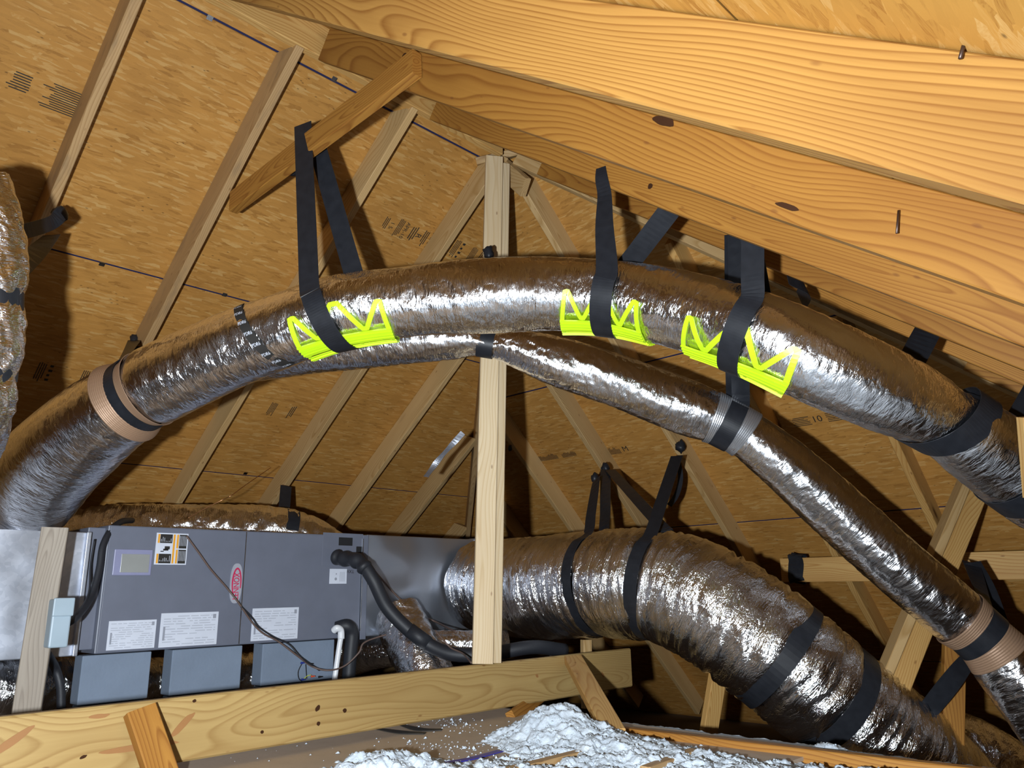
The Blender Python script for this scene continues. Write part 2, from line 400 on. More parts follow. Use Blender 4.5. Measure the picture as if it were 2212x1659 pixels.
# roofing felt over all three slopes (seen as thin dark lines between the panels)
fv = [V((-2.6, YR, HB+SH)), V((X0, YR, HB+SH)), V((-2.6, 7.1, 0)), V((X0+4.56*Mn/Mh, 7.1, 0)), V((-2.6, -2.1, 0)), V((X0+4.64*Mn/Mh, -2.1, 0))]
fv[2].z = fv[3].z = zf(7.1)+SH; fv[4].z = fv[5].z = zn(-2.1)+SH
for v in fv: v.z += .012
ff = [(0, 1, 3, 2), (0, 4, 5, 1), (1, 5, 3)]
o = mesh_obj('ceiling', fv, ff, M['felt']); o['kind'] = 'structure'
md = o.modifiers.new('s', 'SOLIDIFY'); md.thickness = .02; md.offset = 1
box('floor', -2.5, 6.9, -2.4, 7.4, FLZ-.05, FLZ, M['dust'])['kind'] = 'structure'
vs, fs = [], []
vs = [V((-2.5, -2.0, FLZ)), V((-2.5, 7.0, FLZ)), V((-2.5, 7.0, zf(7.0)+SH)), V((-2.5, YR, HB+SH)), V((-2.5, -2.0, zn(-2.0)+SH))]
o = mesh_obj('wall_gable', vs, [(0, 1, 2, 3, 4)], M['osb']); o['kind'] = 'structure'
md = o.modifiers.new('s', 'SOLIDIFY'); md.thickness = .02; md.offset = 0
# ridge board
tag(board('ridge_board', V((-2.4, YR, HB+.095)), V((X0-.03, YR, HB+.095)), .038, .16, M['pine']), 'long dull ridge board running under the roof peak from the top left corner', 'ridge board')
# rafters of the far slope
RW, RD = .038, .14
LBL = {}
upf = V((0, Mn, 1)).normalized(); upn = V((0, -Mn, 1)).normalized(); uph = V((Mh, 0, 1)).normalized()
def far_rafter(k, mat, label):
    X = X0+S_*k if True else 0
    ytop = YR+.025 if k <= 0 else YR+(X-X0)*Mh/Mn+.03
    a = V((X, ytop, zf(ytop))); b = V((X, 6.85, zf(6.85)))
    return tag(board('rafter', a, b, RW, RD, mat, up=upf, oz=RD/2, cut0=.05), label, 'rafter', 'rafters of the far roof slope')
S_ = .61
far_lb = {-6: 'rafter of the far roof slope farthest left, only its foot near the frame edge', -5: 'rafter of the far roof slope at the extreme left behind the upright duct', -4: 'rafter of the far slope left of the one with the black strap',
 -3: 'far-slope rafter at left with a broken dark knot, black strap tied to its lower end', -2: 'long pale far-slope rafter that the collar tie meets', -1: 'knotty doubled-looking rafter with a split, behind the hanging webbing strap',
 0: 'wide pale rafter falling left from the roof apex post', 1: 'rafter running down left just behind the centre post', 2: 'short jack rafter with the galvanised strap lying on it', 3: 'small jack rafter hidden low behind the centre post', 4: 'lowest short jack rafter beside the hip corner'}
for k in range(-6, 5):
    far_rafter(k, M['pine_stain'] if k in (-3, -2) else M['pine_pale'], far_lb[k])
# hip rafters
ha = V((X0+.03, YR+.03, HB-.02)); hb = V((X0+4.2*Mn/Mh, YR+4.2, zf(YR+4.2)-.02))
tag(board('hip_rafter', ha, hb, .038, .18, M['pine_stain'], oz=.09), 'brown hip rafter dropping straight down behind the centre post', 'rafter')
ha = V((X0+.03, YR-.03, HB-.03)); hb = V((X0+4.2*Mn/Mh, YR-4.2, zn(YR-4.2)-.02))
tag(board('hip_rafter', ha, hb, .038, .19, M['pine_pale'], oz=.10), 'long pale hip rafter sloping down right behind the near rafters', 'rafter')
# rafters of the hip end
k_lb = {0: 'hip-end rafter leaving the apex post down to the right', 1: 'hip-end rafter with black strap ends nailed to it above the wide duct', 2: 'hip-end jack rafter with dark knots just right of the centre post', -1: 'hip-end rafter passing behind the small duct and the low purlin', -2: 'hip-end rafter at right behind the leaning brace',
 3: 'hip-end jack rafter low behind the wide duct start', 4: 'shortest hip-end jack rafter low near the hip corner', -3: 'hip-end rafter at the right edge behind the small duct', -4: 'hip-end rafter beyond the last duct at the right edge'}
for k in range(-4, 5):
    Y = YR+S_*k; xt = X0+.05+abs(k)*S_*Mn/Mh
    tag(board('rafter', V((xt, Y, zh(xt))), V((6.1, Y, zh(6.1))), RW, RD, M['pine_pale'] if k >= 0 else M['pine'], up=uph, oz=RD/2), k_lb[k], 'rafter', 'rafters of the hip end')
# rafters of the near slope
XN = .89
n_lb = {-3: 'near roof rafter out of sight to the left', -2: 'near roof rafter above and left of the lens', -1: 'near roof rafter right above the lens', 0: 'closest big rafter with swirling grain crossing the top of the picture',
 1: 'second orange rafter with a torn knot, below the closest one', 2: 'third orange rafter from the top, holding two black webbing straps', 3: 'fourth near-slope rafter, only a strip below the third',
 4: 'fifth near-slope jack rafter in the shade above the duct', 5: 'sixth near-slope jack rafter in the shade', 6: 'last near-slope jack rafter at the right edge'}
NEAR = {}
for k in range(-3, 7):
    X = XN+S_*k; yt = YR-.02 if X < X0 else YR-(X-X0)*Mh/Mn-.03
    if yt < -.8: continue
    NEAR[k] = tag(board('rafter', V((X, yt, zn(yt))), V((X, -1.7, zn(-1.7))), RW, RD, M['pine_near'] if k <= 0 else M['pine_orange'], up=upn, oz=RD/2), n_lb[k], 'rafter', 'rafters of the near roof slope')
# collar tie, apex blocks
tag(board('collar_tie', PX(862, 165, 1.455)+V((0, -.1, 0)), PX(505, 438, 1.425), .042, .10, M['pine_orange'], oz=.0), 'short collar tie bridging two roof slopes with webbing over it', 'collar tie')
tag(board('ridge_block', PX(1030, 352, 2.60), PX(1125, 330, 2.75), .12, .038, M['pine_pale'], up=V((-.5, 0, 1))), 'pale wooden block capping the centre post under the peak', 'block')
tag(board('hip_block', PX(1045, 325, 2.66), PX(1135, 405, 2.66), .038, .10, M['pine_pale'], up=V((-.3, -.3, 1))), 'slanted pale block nailed right of the post top', 'block')
# strongback beam and centre post
BT = -.305
bm = board('strongback_beam', V((.2, YR, BT-.095)), V((3.49, YR, BT-.095)), .038, .187, M['pine_beam'], bev=.006)
tag(bm, 'long pale pine beam on edge crossing the foreground below the equipment', 'beam')
cp = empty('centre_post', (2.49, 2.52, BT), 'doubled pale timber post standing on the beam up to the roof peak', 'post')
board('stud', V((2.435, 2.535, BT)), V((2.54, 2.535, HB-.02)), .089, .038, M['pine_white'], up=V((-.75, -1, 0)).normalized(), parent=cp)
board('stud', V((2.505, 2.53, BT)), V((2.61, 2.53, HB-.05)), .036, .085, M['pine_white'], up=V((-.55, -1, 0)).normalized(), parent=cp)
M['knot'] = plain('dark_knot', (.045, .018, .008), .7, spec=.1)
M['knot_soft'] = plain('resin_streak', (.30, .14, .045), .6)
def wood_knot(parent, c, ex, ey_, a, b, mat='knot', rot=0, name='wood_knot'):
    vs, fs = [], []; n = 18; nz = ex.cross(ey_)
    if nz.dot(c) > 0: nz = -nz
    e1 = ex*math.cos(rot)+ey_*math.sin(rot); e2 = -ex*math.sin(rot)+ey_*math.cos(rot); c = c+nz*.0008
    for i in range(n):
        t_ = 2*math.pi*i/n; q = 1+.28*noise.noise(V((math.cos(t_)*1.3, math.sin(t_)*1.3, c.x*40+c.y*17)))
        vs.append(c+e1*a*math.cos(t_)*q+e2*b*math.sin(t_)*q)
    vs += [v-nz*.002 for v in vs]
    fs.append(tuple(range(n))); fs.append(tuple(reversed(range(n, 2*n))))
    for i in range(n): k = (i+1) % n; fs.append((i, n+i, n+k, k))
    mesh_obj(name, vs, fs, M[mat], parent)
sN = V((0, -1, -Mn)).normalized()
for (k, x, y, a, b) in ((1, 874, 122, .016, .012), (1, 1432, 262, .034, .012), (1, 1700, 446, .03, .006), (2, 1409, 376, .010, .008), (2, 1405, 402, .010, .010), (2, 1624, 444, .022, .010), (2, 1871, 527, .006, .006), (3, 1025, 272, .010, .012)):
    wood_knot(NEAR[k], PX(x, y, XN+S_*k-.0195), sN, upn, a, b)
for (x, y, a, b, r_, m_) in ((395, 1565, .045, .010, .75, 'knot_soft'), (25, 1602, .06, .010, .6, 'knot_soft'), (686, 1530, .012, .008, .9, 'knot'), (688, 1563, .007, .007, 0, 'knot'), (215, 1547, .028, .006, 0, 'knot_soft'), (300, 1614, .11, .009, 0, 'knot_soft'), (180, 1635, .010, .004, .3, 'knot'), (1160, 1460, .010, .006, -.6, 'knot_soft'), (1302, 1457, .016, .007, -.9, 'knot_soft'), (420, 1514, .006, .005, 0, 'knot'), (566, 1581, .006, .005, 0, 'knot'), (745, 1535, .008, .007, 0, 'knot')):
    wood_knot(bm, PY(x, y, YR-.0195), EX, EZ, a, b, m_, r_)
# braces against the beam
tag(board('short_brace', V((1.0, 2.495, -.325)), V((1.075, 2.36, -.60)), .085, .038, M['pine_orange'], up=V((0, -1, .3))), 'stubby orange 2x4 brace nailed to the left of the beam', 'brace', )
tag(board('diagonal_brace', V((2.985, 2.49, -.325)), V((2.37, 1.80, -.50)), .040, .082, M['pine'], up=V((.85, -.45, .1))), 'slanting pale brace from the beam down behind the insulation heap', 'brace')
tag(board('low_brace', PZ(1180, 1512, -.5)+V((.05, .05, .03)), PZ(1105, 1552, -.53), .06, .036, M['pine_orange'], up=V((.3, -1, .5))), 'small brace end peeking under the beam left of the heap', 'brace')
# floor framing and deck
DZ = -.525
tag(box('deck_sheet', .55, 2.72, 1.2, 3.15, DZ-.012, DZ, M['ply'], bev=.001), 'dusty grey-brown plywood sheet lying under the beam', 'plywood sheet')
jo = tag(board('joist', V((2.50, 2.25, DZ-.022)), V((2.62, .5, DZ-.022)), .038, .09, M['pine_orange']), 'orange joist edge running right beside the insulation', 'joist', 'floor joists')
tag(board('joist', PZ(1095, 1672, -.512), PZ(1330, 1612, -.512), .038, .03, M['pine_stain']), 'thin joist edge poking through the wool at bottom centre', 'joist', 'floor joists')
tag(board('joist', PZ(1395, 1668, -.512), PZ(1500, 1628, -.512), .038, .03, M['pine_stain']), 'thin joist edge poking through the wool right of centre', 'joist', 'floor joists')
for (x, l) in ((.9, 'dark floor joist hidden far left behind the beam'), (1.5, 'dark floor joist under the cabinet blocks'), (2.1, 'dark floor joist under the right cabinet end'), (2.9, 'floor joist under the big duct'), (3.5, 'floor joist beyond the beam end')):
    tag(board('joist', V((x, 3.0, FLZ+.045)), V((x, 5.8, FLZ+.045)), .038, .089, M['pine_grey']), l, 'joist', 'floor joists')
# uprights
tag(board('grey_stud', PY(56, 1530, 3.28)+V((-.01, 0, -.68)), PY(120, 1140, 3.28), .089, .04, M['pine_grey'], up=V((-.4, -1, 0))), 'weathered grey stud standing in front of the left plenum', 'stud')
br = empty('leaning_brace', PZ(1895, 1645, -.6), 'doubled leaning purlin brace at right in front of the wide duct', 'brace')
b0 = Pd(1848, 1710, 3.05); b1 = Pd(2142, 985, 3.95)
sd = (b1-b0).normalized(); sx = sd.cross(FW).normalized()
board('stud', b0+sx*.0, b1, .089, .038, M['pine'], up=V((-1.5, -1, 0)), parent=br)
board('stud', b0-sx*-.062+FW*.03, b1+sx*.062+FW*.03, .04, .089, M['pine_pale'], up=V((-1.2, -1, 0)), parent=br)
tag(board('purlin', PX(1690, 1232, 4.68), PX(2330, 1218, 4.68), .038, .142, M['pine']), 'horizontal orange purlin crossing behind the small duct, black strap around its end', 'purlin')
tag(board('strut', Pd(1556, 1425, 3.9), Pd(1513, 1690, 3.9), .089, .038, M['pine'], up=V((-.4, -1, 0))), 'short pale strut below the wide duct bend', 'strut')
tag(board('strut', Pd(2062, 1340, 3.45), Pd(2053, 1750, 3.22), .089, .038, M['pine_orange'], up=V((-1, -.8, 0))), 'orange upright strut at right behind the leaning brace', 'strut')
tag(board('strut', PY(1266, 1382, 2.68), PY(1268, 1530, 2.68), .05, .038, M['pine_pale'], up=V((-.4, -1, 0))), 'pale stub rising behind the beam near its right end', 'strut')
tag(board('strut', PY(1206, 1400, 2.9), PY(1180, 1500, 2.9), .06, .038, M['pine_grey'], up=V((-.4, -1, 0))), 'dull grey stub behind the beam beside the pale one', 'strut')
tag(board('strut', Pd(2226, 900, 2.2), Pd(2240, 1075, 2.2), .06, .038, M['pine'], up=V((-1, -.8, 0))), 'sliver of pale upright wood entering at the right edge', 'strut')
# ------------------------------------------------------------------ ducts
class Duct:
    def __init__(s, name, cps, mat, label, step=.008, seg=112, pleat=(.003, 22, 1.4), fine=(.0015, 55, 6), pinch=(), seed=0, group='flexible foil ducts', flat=None, cap=False):
        """cps: (x, y, width in pixels, depth)"""
        P = [Pd(x, y, d) for x, y, w_, d in cps]; R = [w_*d/F/2 for x, y, w_, d in cps]
        PP = catmull(P, 40); RR = [q.x for q in catmull([V((r_, 0, 0)) for r_ in R], 40)]
        L = [0]
        for a, b in zip(PP, PP[1:]): L.append(L[-1]+(b-a).length)
        s.L = L[-1]; n = int(s.L/step)+1; s.p, s.r = [], []; j = 0
        for i in range(n+1):
            t_ = s.L*i/n
            while j < len(L)-2 and L[j+1] < t_: j += 1
            k = (t_-L[j])/max(1e-9, L[j+1]-L[j]); s.p.append(PP[j].lerp(PP[j+1], k)); s.r.append(RR[j]*(1-k)+RR[j+1]*k)
        s.n = n; s.fr = []
        for i in range(n+1):
            T = (s.p[min(i+1, n)]-s.p[max(i-1, 0)]).normalized()
            U = V((0, 0, 1))-T*T.z; U.normalize(); Wd = T.cross(U)
            if Wd.dot(s.p[i]) > 0: Wd = -Wd              # side facing the room's hatch
            if i and Wd.dot(s.fr[-1][2]) < 0: Wd = -Wd
            s.fr.append((T, U, Wd))
        s.pin = []
        for (px, py, amt, wid) in pinch: s.pin.append((s.at(px, py), amt, wid))
        vs, fs, uv = [], [], []
        for i in range(n+1):
            ss = s.L*i/n; r_ = s.rad(ss)
            T, U, Wd = s.fr[i]
            for j in range(seg):
                th = 2*math.pi*j/seg; c_, s_ = math.cos(th), math.sin(th)
                q = V((ss*pleat[1], c_*pleat[2]*1.5, s_*pleat[2]*1.5+seed))
                a = noise.noise(q+V((1.1*noise.noise(V((ss*6, c_*1.2, s_*1.2+seed))), 0, 0)))
                a = (1-abs(a)*2.2)*pleat[0]
                b = noise.noise(V((ss*fine[1], c_*fine[2], s_*fine[2]+seed*3)))*fine[0]
                g = noise.noise(V((ss*3.2, c_*1.3, s_*1.3+seed*7)))*.009
                rr_ = r_+a+b+g
                vs.append(s.p[i]+(U*c_+Wd*s_)*rr_); uv.append((ss, 0))
        seg_ = seg
        for i in range(n):
            for j in range(seg):
                k = (j+1) % seg; fs.append((i*seg+j, (i+1)*seg+j, (i+1)*seg+k, i*seg+k))
        me_uv = []
        o = mesh_obj(name, vs, fs, mat, smooth=True, uvs=uv)
        ul = o.data.uv_layers[0]; dat = [0.0]*(2*len(o.data.loops)); R0 = sum(s.r)/len(s.r)
        li = 0
        for f_ in fs:
            wrap = (f_[0] % seg) == seg-1
            for c__ in f_:
                j = c__ % seg
                if wrap and j == 0: j = seg
                dat[2*li] = s.L*(c__//seg)/n; dat[2*li+1] = 2*math.pi*j/seg*R0; li += 1
        ul.data.foreach_set('uv', dat)
        s.o = tag(o, label, 'duct', group)
    def idx(s, ss): return max(0, min(s.n, int(round(ss/s.L*s.n))))
    def rad(s, ss):
        x = max(0, min(s.n-1e-4, ss/s.L*s.n)); i = int(x); r_ = s.r[i]+(s.r[i+1]-s.r[i])*(x-i)
        for (c, a, w_) in s.pin: r_ -= a*math.exp(-((ss-c)/w_)**2)
        return r_
    def at(s, px, py):
        best = (1e9, 0)
        for i, p in enumerate(s.p):
            a = px_of(p)
            if a[2] < .2: continue
            d = (a[0]-px)**2+(a[1]-py)**2
            if d < best[0]: best = (d, i)
        return s.L*best[1]/s.n
    def pt(s, ss, th, off=.006):
        x = max(0, min(s.n-1e-4, ss/s.L*s.n)); i = int(x); k = x-i
        T, U, Wd = s.fr[i]; T2, U2, W2 = s.fr[i+1]; U = U.lerp(U2, k); Wd = Wd.lerp(W2, k); r_ = s.rad(ss)+off
        return s.p[i].lerp(s.p[i+1], k)+(U*math.cos(th)+Wd*math.sin(th))*r_
    def tan(s, ss): return s.fr[s.idx(ss)][0]
def band_pts(D, ss, a0, a1, n=14, off=.007, skew=0):
    pts, wd = [], []
    for i in range(n+1):
        k = i/n; th = math.radians(a0+(a1-a0)*k); s2 = ss+skew*(k-.5)
        pts.append(D.pt(s2, th, off)); wd.append(D.tan(s2))
    return pts, wd
def strap(D, px, py, label, top1=None, top2=None, a0=60, a1=300, w_=.076, skew=0, wd1=None, wd2=None, mat='webbing', off=.007, twist=False, name='duct_strap', group='black webbing duct straps'):
    """webbing sling: top1 -> around the duct (angle 0 = top, 90 = facing side, 180 = underneath) -> top2"""
    ss = D.at(px, py); pts, wd = band_pts(D, ss, a0, a1, off=off, skew=skew); ws = [w_]*len(pts)
    for top, dd, fr in ((top1, wd1, True), (top2, wd2, False)):
        if top is None: continue
        e = pts[0] if fr else pts[-1]; we = wd[0] if fr else wd[-1]; dd = dd or we
        if twist and fr:
            seq = [(top, dd, w_*.5), (top.lerp(e, .12), we*.5+dd*.8, w_*.62), (top.lerp(e, .28)+V((.012, 0, 0)), we, w_*.68), (top.lerp(e, .6), we, w_*.85)]
        else: seq = [(top, dd, w_), (top.lerp(e, .35), dd.lerp(we, .4), w_), (top.lerp(e, .7), dd.lerp(we, .8), w_)]
        if fr: pts = [q[0] for q in seq]+pts; wd = [q[1] for q in seq]+wd; ws = [q[2] for q in seq]+ws
        else: seq.reverse(); pts = pts+[q[0] for q in seq]; wd = wd+[q[1] for q in seq]; ws = ws+[q[2] for q in seq]
    return tag(ribbon(name, pts, ws, wd, M[mat], n=5), label, 'strap', group)
main = Duct('flex_duct', [(-60, 1215, 190, 3.5), (40, 1090, 200, 3.3), (150, 965, 198, 3.12), (285, 862, 178, 3.03), (430, 790, 168, 2.98), (575, 727, 158, 2.92), (740, 672, 150, 2.87), (950, 645, 152, 2.85), (1150, 637, 155, 2.84), (1320, 640, 155, 2.78), (1480, 672, 165, 2.64), (1625, 715, 180, 2.5), (1770, 782, 185, 2.42), (1900, 840, 178, 2.4), (2010, 892, 160, 2.42), (2120, 960, 178, 2.46), (2260, 1060, 185, 2.5)],
    M['foil'], 'long silver foil duct arching across the middle in the green saddles', pleat=(.0022, 26, 1.6), fine=(.0012, 60, 7), pinch=((302, 853, .028, .05), (2035, 905, .014, .05), (1040, 640, -.004, .2)), seed=1)
small = Duct('flex_duct', [(330, 840, 80, 3.75), (480, 790, 90, 3.65), (640, 762, 100, 3.58), (850, 736, 104, 3.52), (985, 730, 92, 3.5), (1050, 742, 56, 3.48), (1115, 752, 84, 3.48), (1200, 780, 108, 3.46), (1330, 822, 114, 3.43), (1480, 880, 116, 3.4), (1585, 922, 100, 3.37), (1690, 1000, 116, 3.33), (1820, 1115, 124, 3.28), (1960, 1240, 130, 3.22), (2060, 1325, 128, 3.18), (2120, 1375, 112, 3.15), (2190, 1455, 138, 3.1), (2290, 1590, 150, 3.0)],
    M['foil'], 'thinner silver foil duct strapped to the centre post and running down right', pleat=(.0025, 30, 1.8), fine=(.0014, 60, 7), seed=2, pinch=())
big = Duct('flex_duct', [(1045, 1262, 186, 4.75), (1120, 1268, 198, 4.45), (1220, 1266, 210, 4.15), (1330, 1258, 222, 3.9), (1450, 1270, 236, 3.7), (1560, 1322, 246, 3.52), (1660, 1396, 252, 3.4), (1760, 1478, 248, 3.35), (1850, 1550, 245, 3.35), (1960, 1640, 240, 3.4), (2060, 1740, 235, 3.5)],
    M['foil_big'], 'widest crumpled silver duct leaving the metal plenum and bending down', pleat=(.012, 26, .55), fine=(.0035, 60, 3), seed=3, seg=150,
    pinch=((1300, 1262, .02, .03), (1420, 1262, .02, .03), (1690, 1420, .022, .035), (1800, 1512, .022, .035)))
left = Duct('flex_duct', [(-38, 380, 95, 2.2), (-22, 480, 120, 2.2), (-18, 580, 130, 2.2), (-20, 680, 125, 2.2), (-30, 800, 125, 2.2), (-45, 900, 120, 2.2), (-80, 1010, 115, 2.25)],
    M['foil_rough'], 'upright crumpled foil duct cut by the left edge of the picture', pleat=(.006, 18, 1.5), fine=(.003, 45, 5), seed=4, pinch=((-18, 640, .012, .03), (-30, 800, .012, .03)), step=.01, seg=90)
back = Duct('flex_duct', [(130, 1160, 110, 4.1), (240, 1148, 112, 4.15), (400, 1148, 110, 4.25), (560, 1152, 112, 4.4), (660, 1172, 110, 4.5), (760, 1235, 100, 4.6)],
    M['foil_big'], 'foil duct lying behind the grey cabinet, only its top showing', pleat=(.009, 20, 1.2), fine=(.004, 40, 4), seed=5, step=.01, seg=90)
low1 = Duct('flex_duct', [(-80, 1490, 130, 3.3), (30, 1490, 130, 3.45), (110, 1480, 125, 3.6), (190, 1485, 120, 3.8), (330, 1480, 110, 4.1), (480, 1470, 110, 4.4), (600, 1460, 105, 4.6)],
    M['foil_big'], 'dark foil duct lying under the left plenum and behind the blocks', pleat=(.008, 20, 1.2), fine=(.004, 40, 4), seed=6, step=.012, seg=80)
low2 = Duct('flex_duct', [(860, 1330, 100, 4.25), (880, 1372, 105, 4.15), (905, 1420, 105, 4.0), (935, 1480, 105, 3.9), (960, 1560, 105, 3.85)],
    M['foil_rough'], 'foil duct dropping below the right plenum behind the black pipe', pleat=(.006, 20, 1.4), fine=(.004, 40, 4), seed=7, step=.012, seg=80)
low3 = Duct('flex_duct', [(1930, 1625, 130, 3.75), (2000, 1600, 140, 3.75), (2090, 1625, 150, 3.7), (2200, 1690, 150, 3.6)],
    M['foil_rough'], 'low crumpled foil duct at the bottom right corner behind the orange strut', pleat=(.007, 18, 1.3), fine=(.004, 40, 4), seed=8, step=.012, seg=80)
low4 = Duct('flex_duct', [(1090, 1392, 60, 4.3), (980, 1395, 60, 4.2), (860, 1400, 70, 4.3), (780, 1402, 95, 4.5), (650, 1430, 110, 4.7)],
    M['foil_rough'], 'shadowed foil duct in the dark gap below the right plenum', pleat=(.006, 18, 1.3), fine=(.004, 40, 4), seed=9, step=.014, seg=60)
# ---- straps on the main duct
strap(main, 735, 668, 'faded black strap dropping from the collar tie to the left green saddle', top1=PX(654, 268, 1.42), top2=PX(684, 312, 1.49), a0=62, a1=310, off=.019, skew=.10, wd1=V((.3, -.6, 0)), wd2=V((.3, -.6, 0)))
strap(main, 1322, 645, 'black strap twisted at its top above the middle green saddle', top1=PX(1298, 362, 2.085), top2=PX(1448, 452, 2.15), a0=70, a1=330, off=.019, wd1=V((.2, -.5, .3)), wd2=V((.1, -1, 0)), twist=True)
strap(main, 1622, 712, 'black strap over the right green saddle emerging below the third rafter', top1=PX(1626, 500, 2.14), top2=PX(1618, 500, 2.17), a0=62, a1=300, off=.019, w_=.07)
strap(main, 2035, 905, 'broad black strap slung diagonally round the right end of the arching duct', top2=Pd(2012, 700, 2.75), a0=-20, a1=320, skew=-.22, w_=.085, off=.012, wd2=V((.5, -.7, 0)))
strap(main, 2205, 1020, 'black strap under the arching duct at the right edge', a0=100, a1=260, w_=.09, top2=Pd(2260, 800, 2.7))
tag(ribbon('duct_strap', [Pd(1700, 595, 2.95), Pd(1740, 620, 3.0), Pd(1730, 650, 3.1)], .09, [V((0, .3, 1))]*3, M['webbing']), 'black strap end behind the arching duct under the rafters', 'strap', 'black webbing duct straps')
strap(main, 298, 855, 'black strap around the kraft coupling tied up to the rafter', top1=PX(291, 735, 1.37), top2=PX(300, 742, 1.43), a0=15, a1=345, off=.014, w_=.062, wd1=V((.3, -.3, 0)), wd2=V((.3, -.3, 0)))
# nail blob of that strap and others
def knot(p, label, s=.02, mat='webbing'):
    vs, fs = [], []
    n = 8
    for i in range(n+1):
        ph = math.pi*i/n
        for j in range(12):
            th = 2*math.pi*j/12; d = V((math.sin(ph)*math.cos(th), math.sin(ph)*math.sin(th), 1.3*math.cos(ph)))
            vs.append(p+d*s*(1+.5*noise.noise(d*1.7+p*9)))
    for i in range(n):
        for j in range(12):
            k = (j+1) % 12; fs.append((i*12+j, i*12+k, (i+1)*12+k, (i+1)*12+j))
    return tag(mesh_obj('strap_knot', vs, fs, M[mat], smooth=True), label, 'strap knot', 'gathered strap ends nailed to timber')
knot(PX(289, 735, 1.37), 'gathered black strap end nailed to the rafter above the coupling', .022)
knot(PX(635, 360, 1.5), 'gathered black strap end behind the collar tie', .028)
knot(PX(130, 465, .80)*1.0, 'black strap end wrapped on the far left rafter', .028)
knot(Pd(1055, 547, 3.62), 'shiny gathered strap end on the centre post above the arching duct', .026)
knot(Pd(1470, 965, 4.75), 'gathered strap end nailed on the rafter above the wide duct', .03)
knot(Pd(1308, 1012, 4.85), 'folded strap end nailed to the rafter left of the wide duct bend', .026)
knot(Pd(1285, 1032, 4.7), 'hooked strap end left of the two over the wide duct', .024)

def wrap(c, ax, ey_, ez_, hy, hz, wid, label, sk=.03):
    pts, wd = [], []
    for j in range(13):
        a = 2*math.pi*j/12+.4; ca, sa = math.cos(a), math.sin(a)
        pts.append(c+ey_*math.copysign(abs(ca)**.5, ca)*hy+ez_*math.copysign(abs(sa)**.5, sa)*hz+ax*sk*(j/12-.5)+ax*.006*math.sin(j*2.3)); wd.append(ax+ey_*.15*math.sin(j*1.7))
    return tag(ribbon('duct_strap', pts, [wid*(1-.15*math.sin(j*1.9)**2) for j in range(13)], wd, M['webbing'], n=3), label, 'strap', 'black webbing duct straps')
wrap(PX(1722, 1228, 4.68), EY, EX, EZ, .026, .08, .10, 'black strap wrapped twice round the left end of the purlin')
wrap(b0+sd*((PX(2092, 1205, 3.6)-b0).dot(sd)), sd, FW, sx, .075, .07, .07, 'black strap wrapped round the leaning brace near its top')
knot(PY(1102, 968, 3.75), 'tiny strap scrap on the jack rafter right of the centre post', .015)
# ---- small duct
strap(small, 1050, 742, 'black strap squeezing the thinner duct against the centre post', a0=-15, a1=330, w_=.072, off=.006)
strap(small, 1572, 915, 'black strap holding the silver sleeve, hanging from behind the arching duct', top1=Pd(1592, 505, 2.95), top2=Pd(1586, 505, 3.0), a0=30, a1=330, w_=.075, off=.014, wd1=V((.6, -.6, 0)), wd2=V((.6, -.6, 0)))
def sleeve(D, px, py, half, mat, label, add=.008, rib=.0015):
    ss = D.at(px, py); vs, fs = [], []; n = 40; sg = 56
    for i in range(n+1):
        s2 = ss-half+2*half*i/n; r_ = add+rib*(i % 2)
        for j in range(sg): vs.append(D.pt(s2, 2*math.pi*j/sg, r_))
    for i in range(n):
        for j in range(sg):
            k = (j+1) % sg; fs.append((i*sg+j, (i+1)*sg+j, (i+1)*sg+k, i*sg+k))
    o = mesh_obj('duct_sleeve', vs, fs, mat); md = o.modifiers.new('s', 'SOLIDIFY'); md.thickness = .002
    return tag(o, label, 'sleeve')
sleeve(main, 298, 855, .062, M['card'], 'brown coupling sleeve joining two lengths of the arching duct', .008, .001)
sleeve(small, 1578, 918, .085, M['sleeve'], 'ribbed silver support sleeve on the thinner duct', .006)
sleeve(small, 2118, 1372, .10, M['card'], 'brown support sleeve low on the thinner duct', .006)
strap(small, 2112, 1368, 'black strap round the brown sleeve reaching up to the leaning brace', top2=Pd(2098, 1215, 3.6), a0=10, a1=335, w_=.076, off=.011, wd2=V((.7, -.5, 0)))
tag(ribbon('duct_strap', [Pd(2100, 1215, 3.58), Pd(2135, 1280, 3.5), Pd(2180, 1400, 3.45), Pd(2240, 1500, 3.4)], .085, [V((.7, -.6, .1))]*4, M['webbing']), 'black strap running down right from the leaning brace wrap', 'strap', 'black webbing duct straps')
tag(ribbon('duct_strap', [Pd(2092, 1425, 3.3), Pd(2050, 1478, 3.25), Pd(1985, 1560, 3.3)], [.07, .09, .08], [RT*-.75+UPV*.65]*3, M['webbing']), 'dark webbing sling between the leaning brace and the orange strut', 'strap', 'black webbing duct straps')
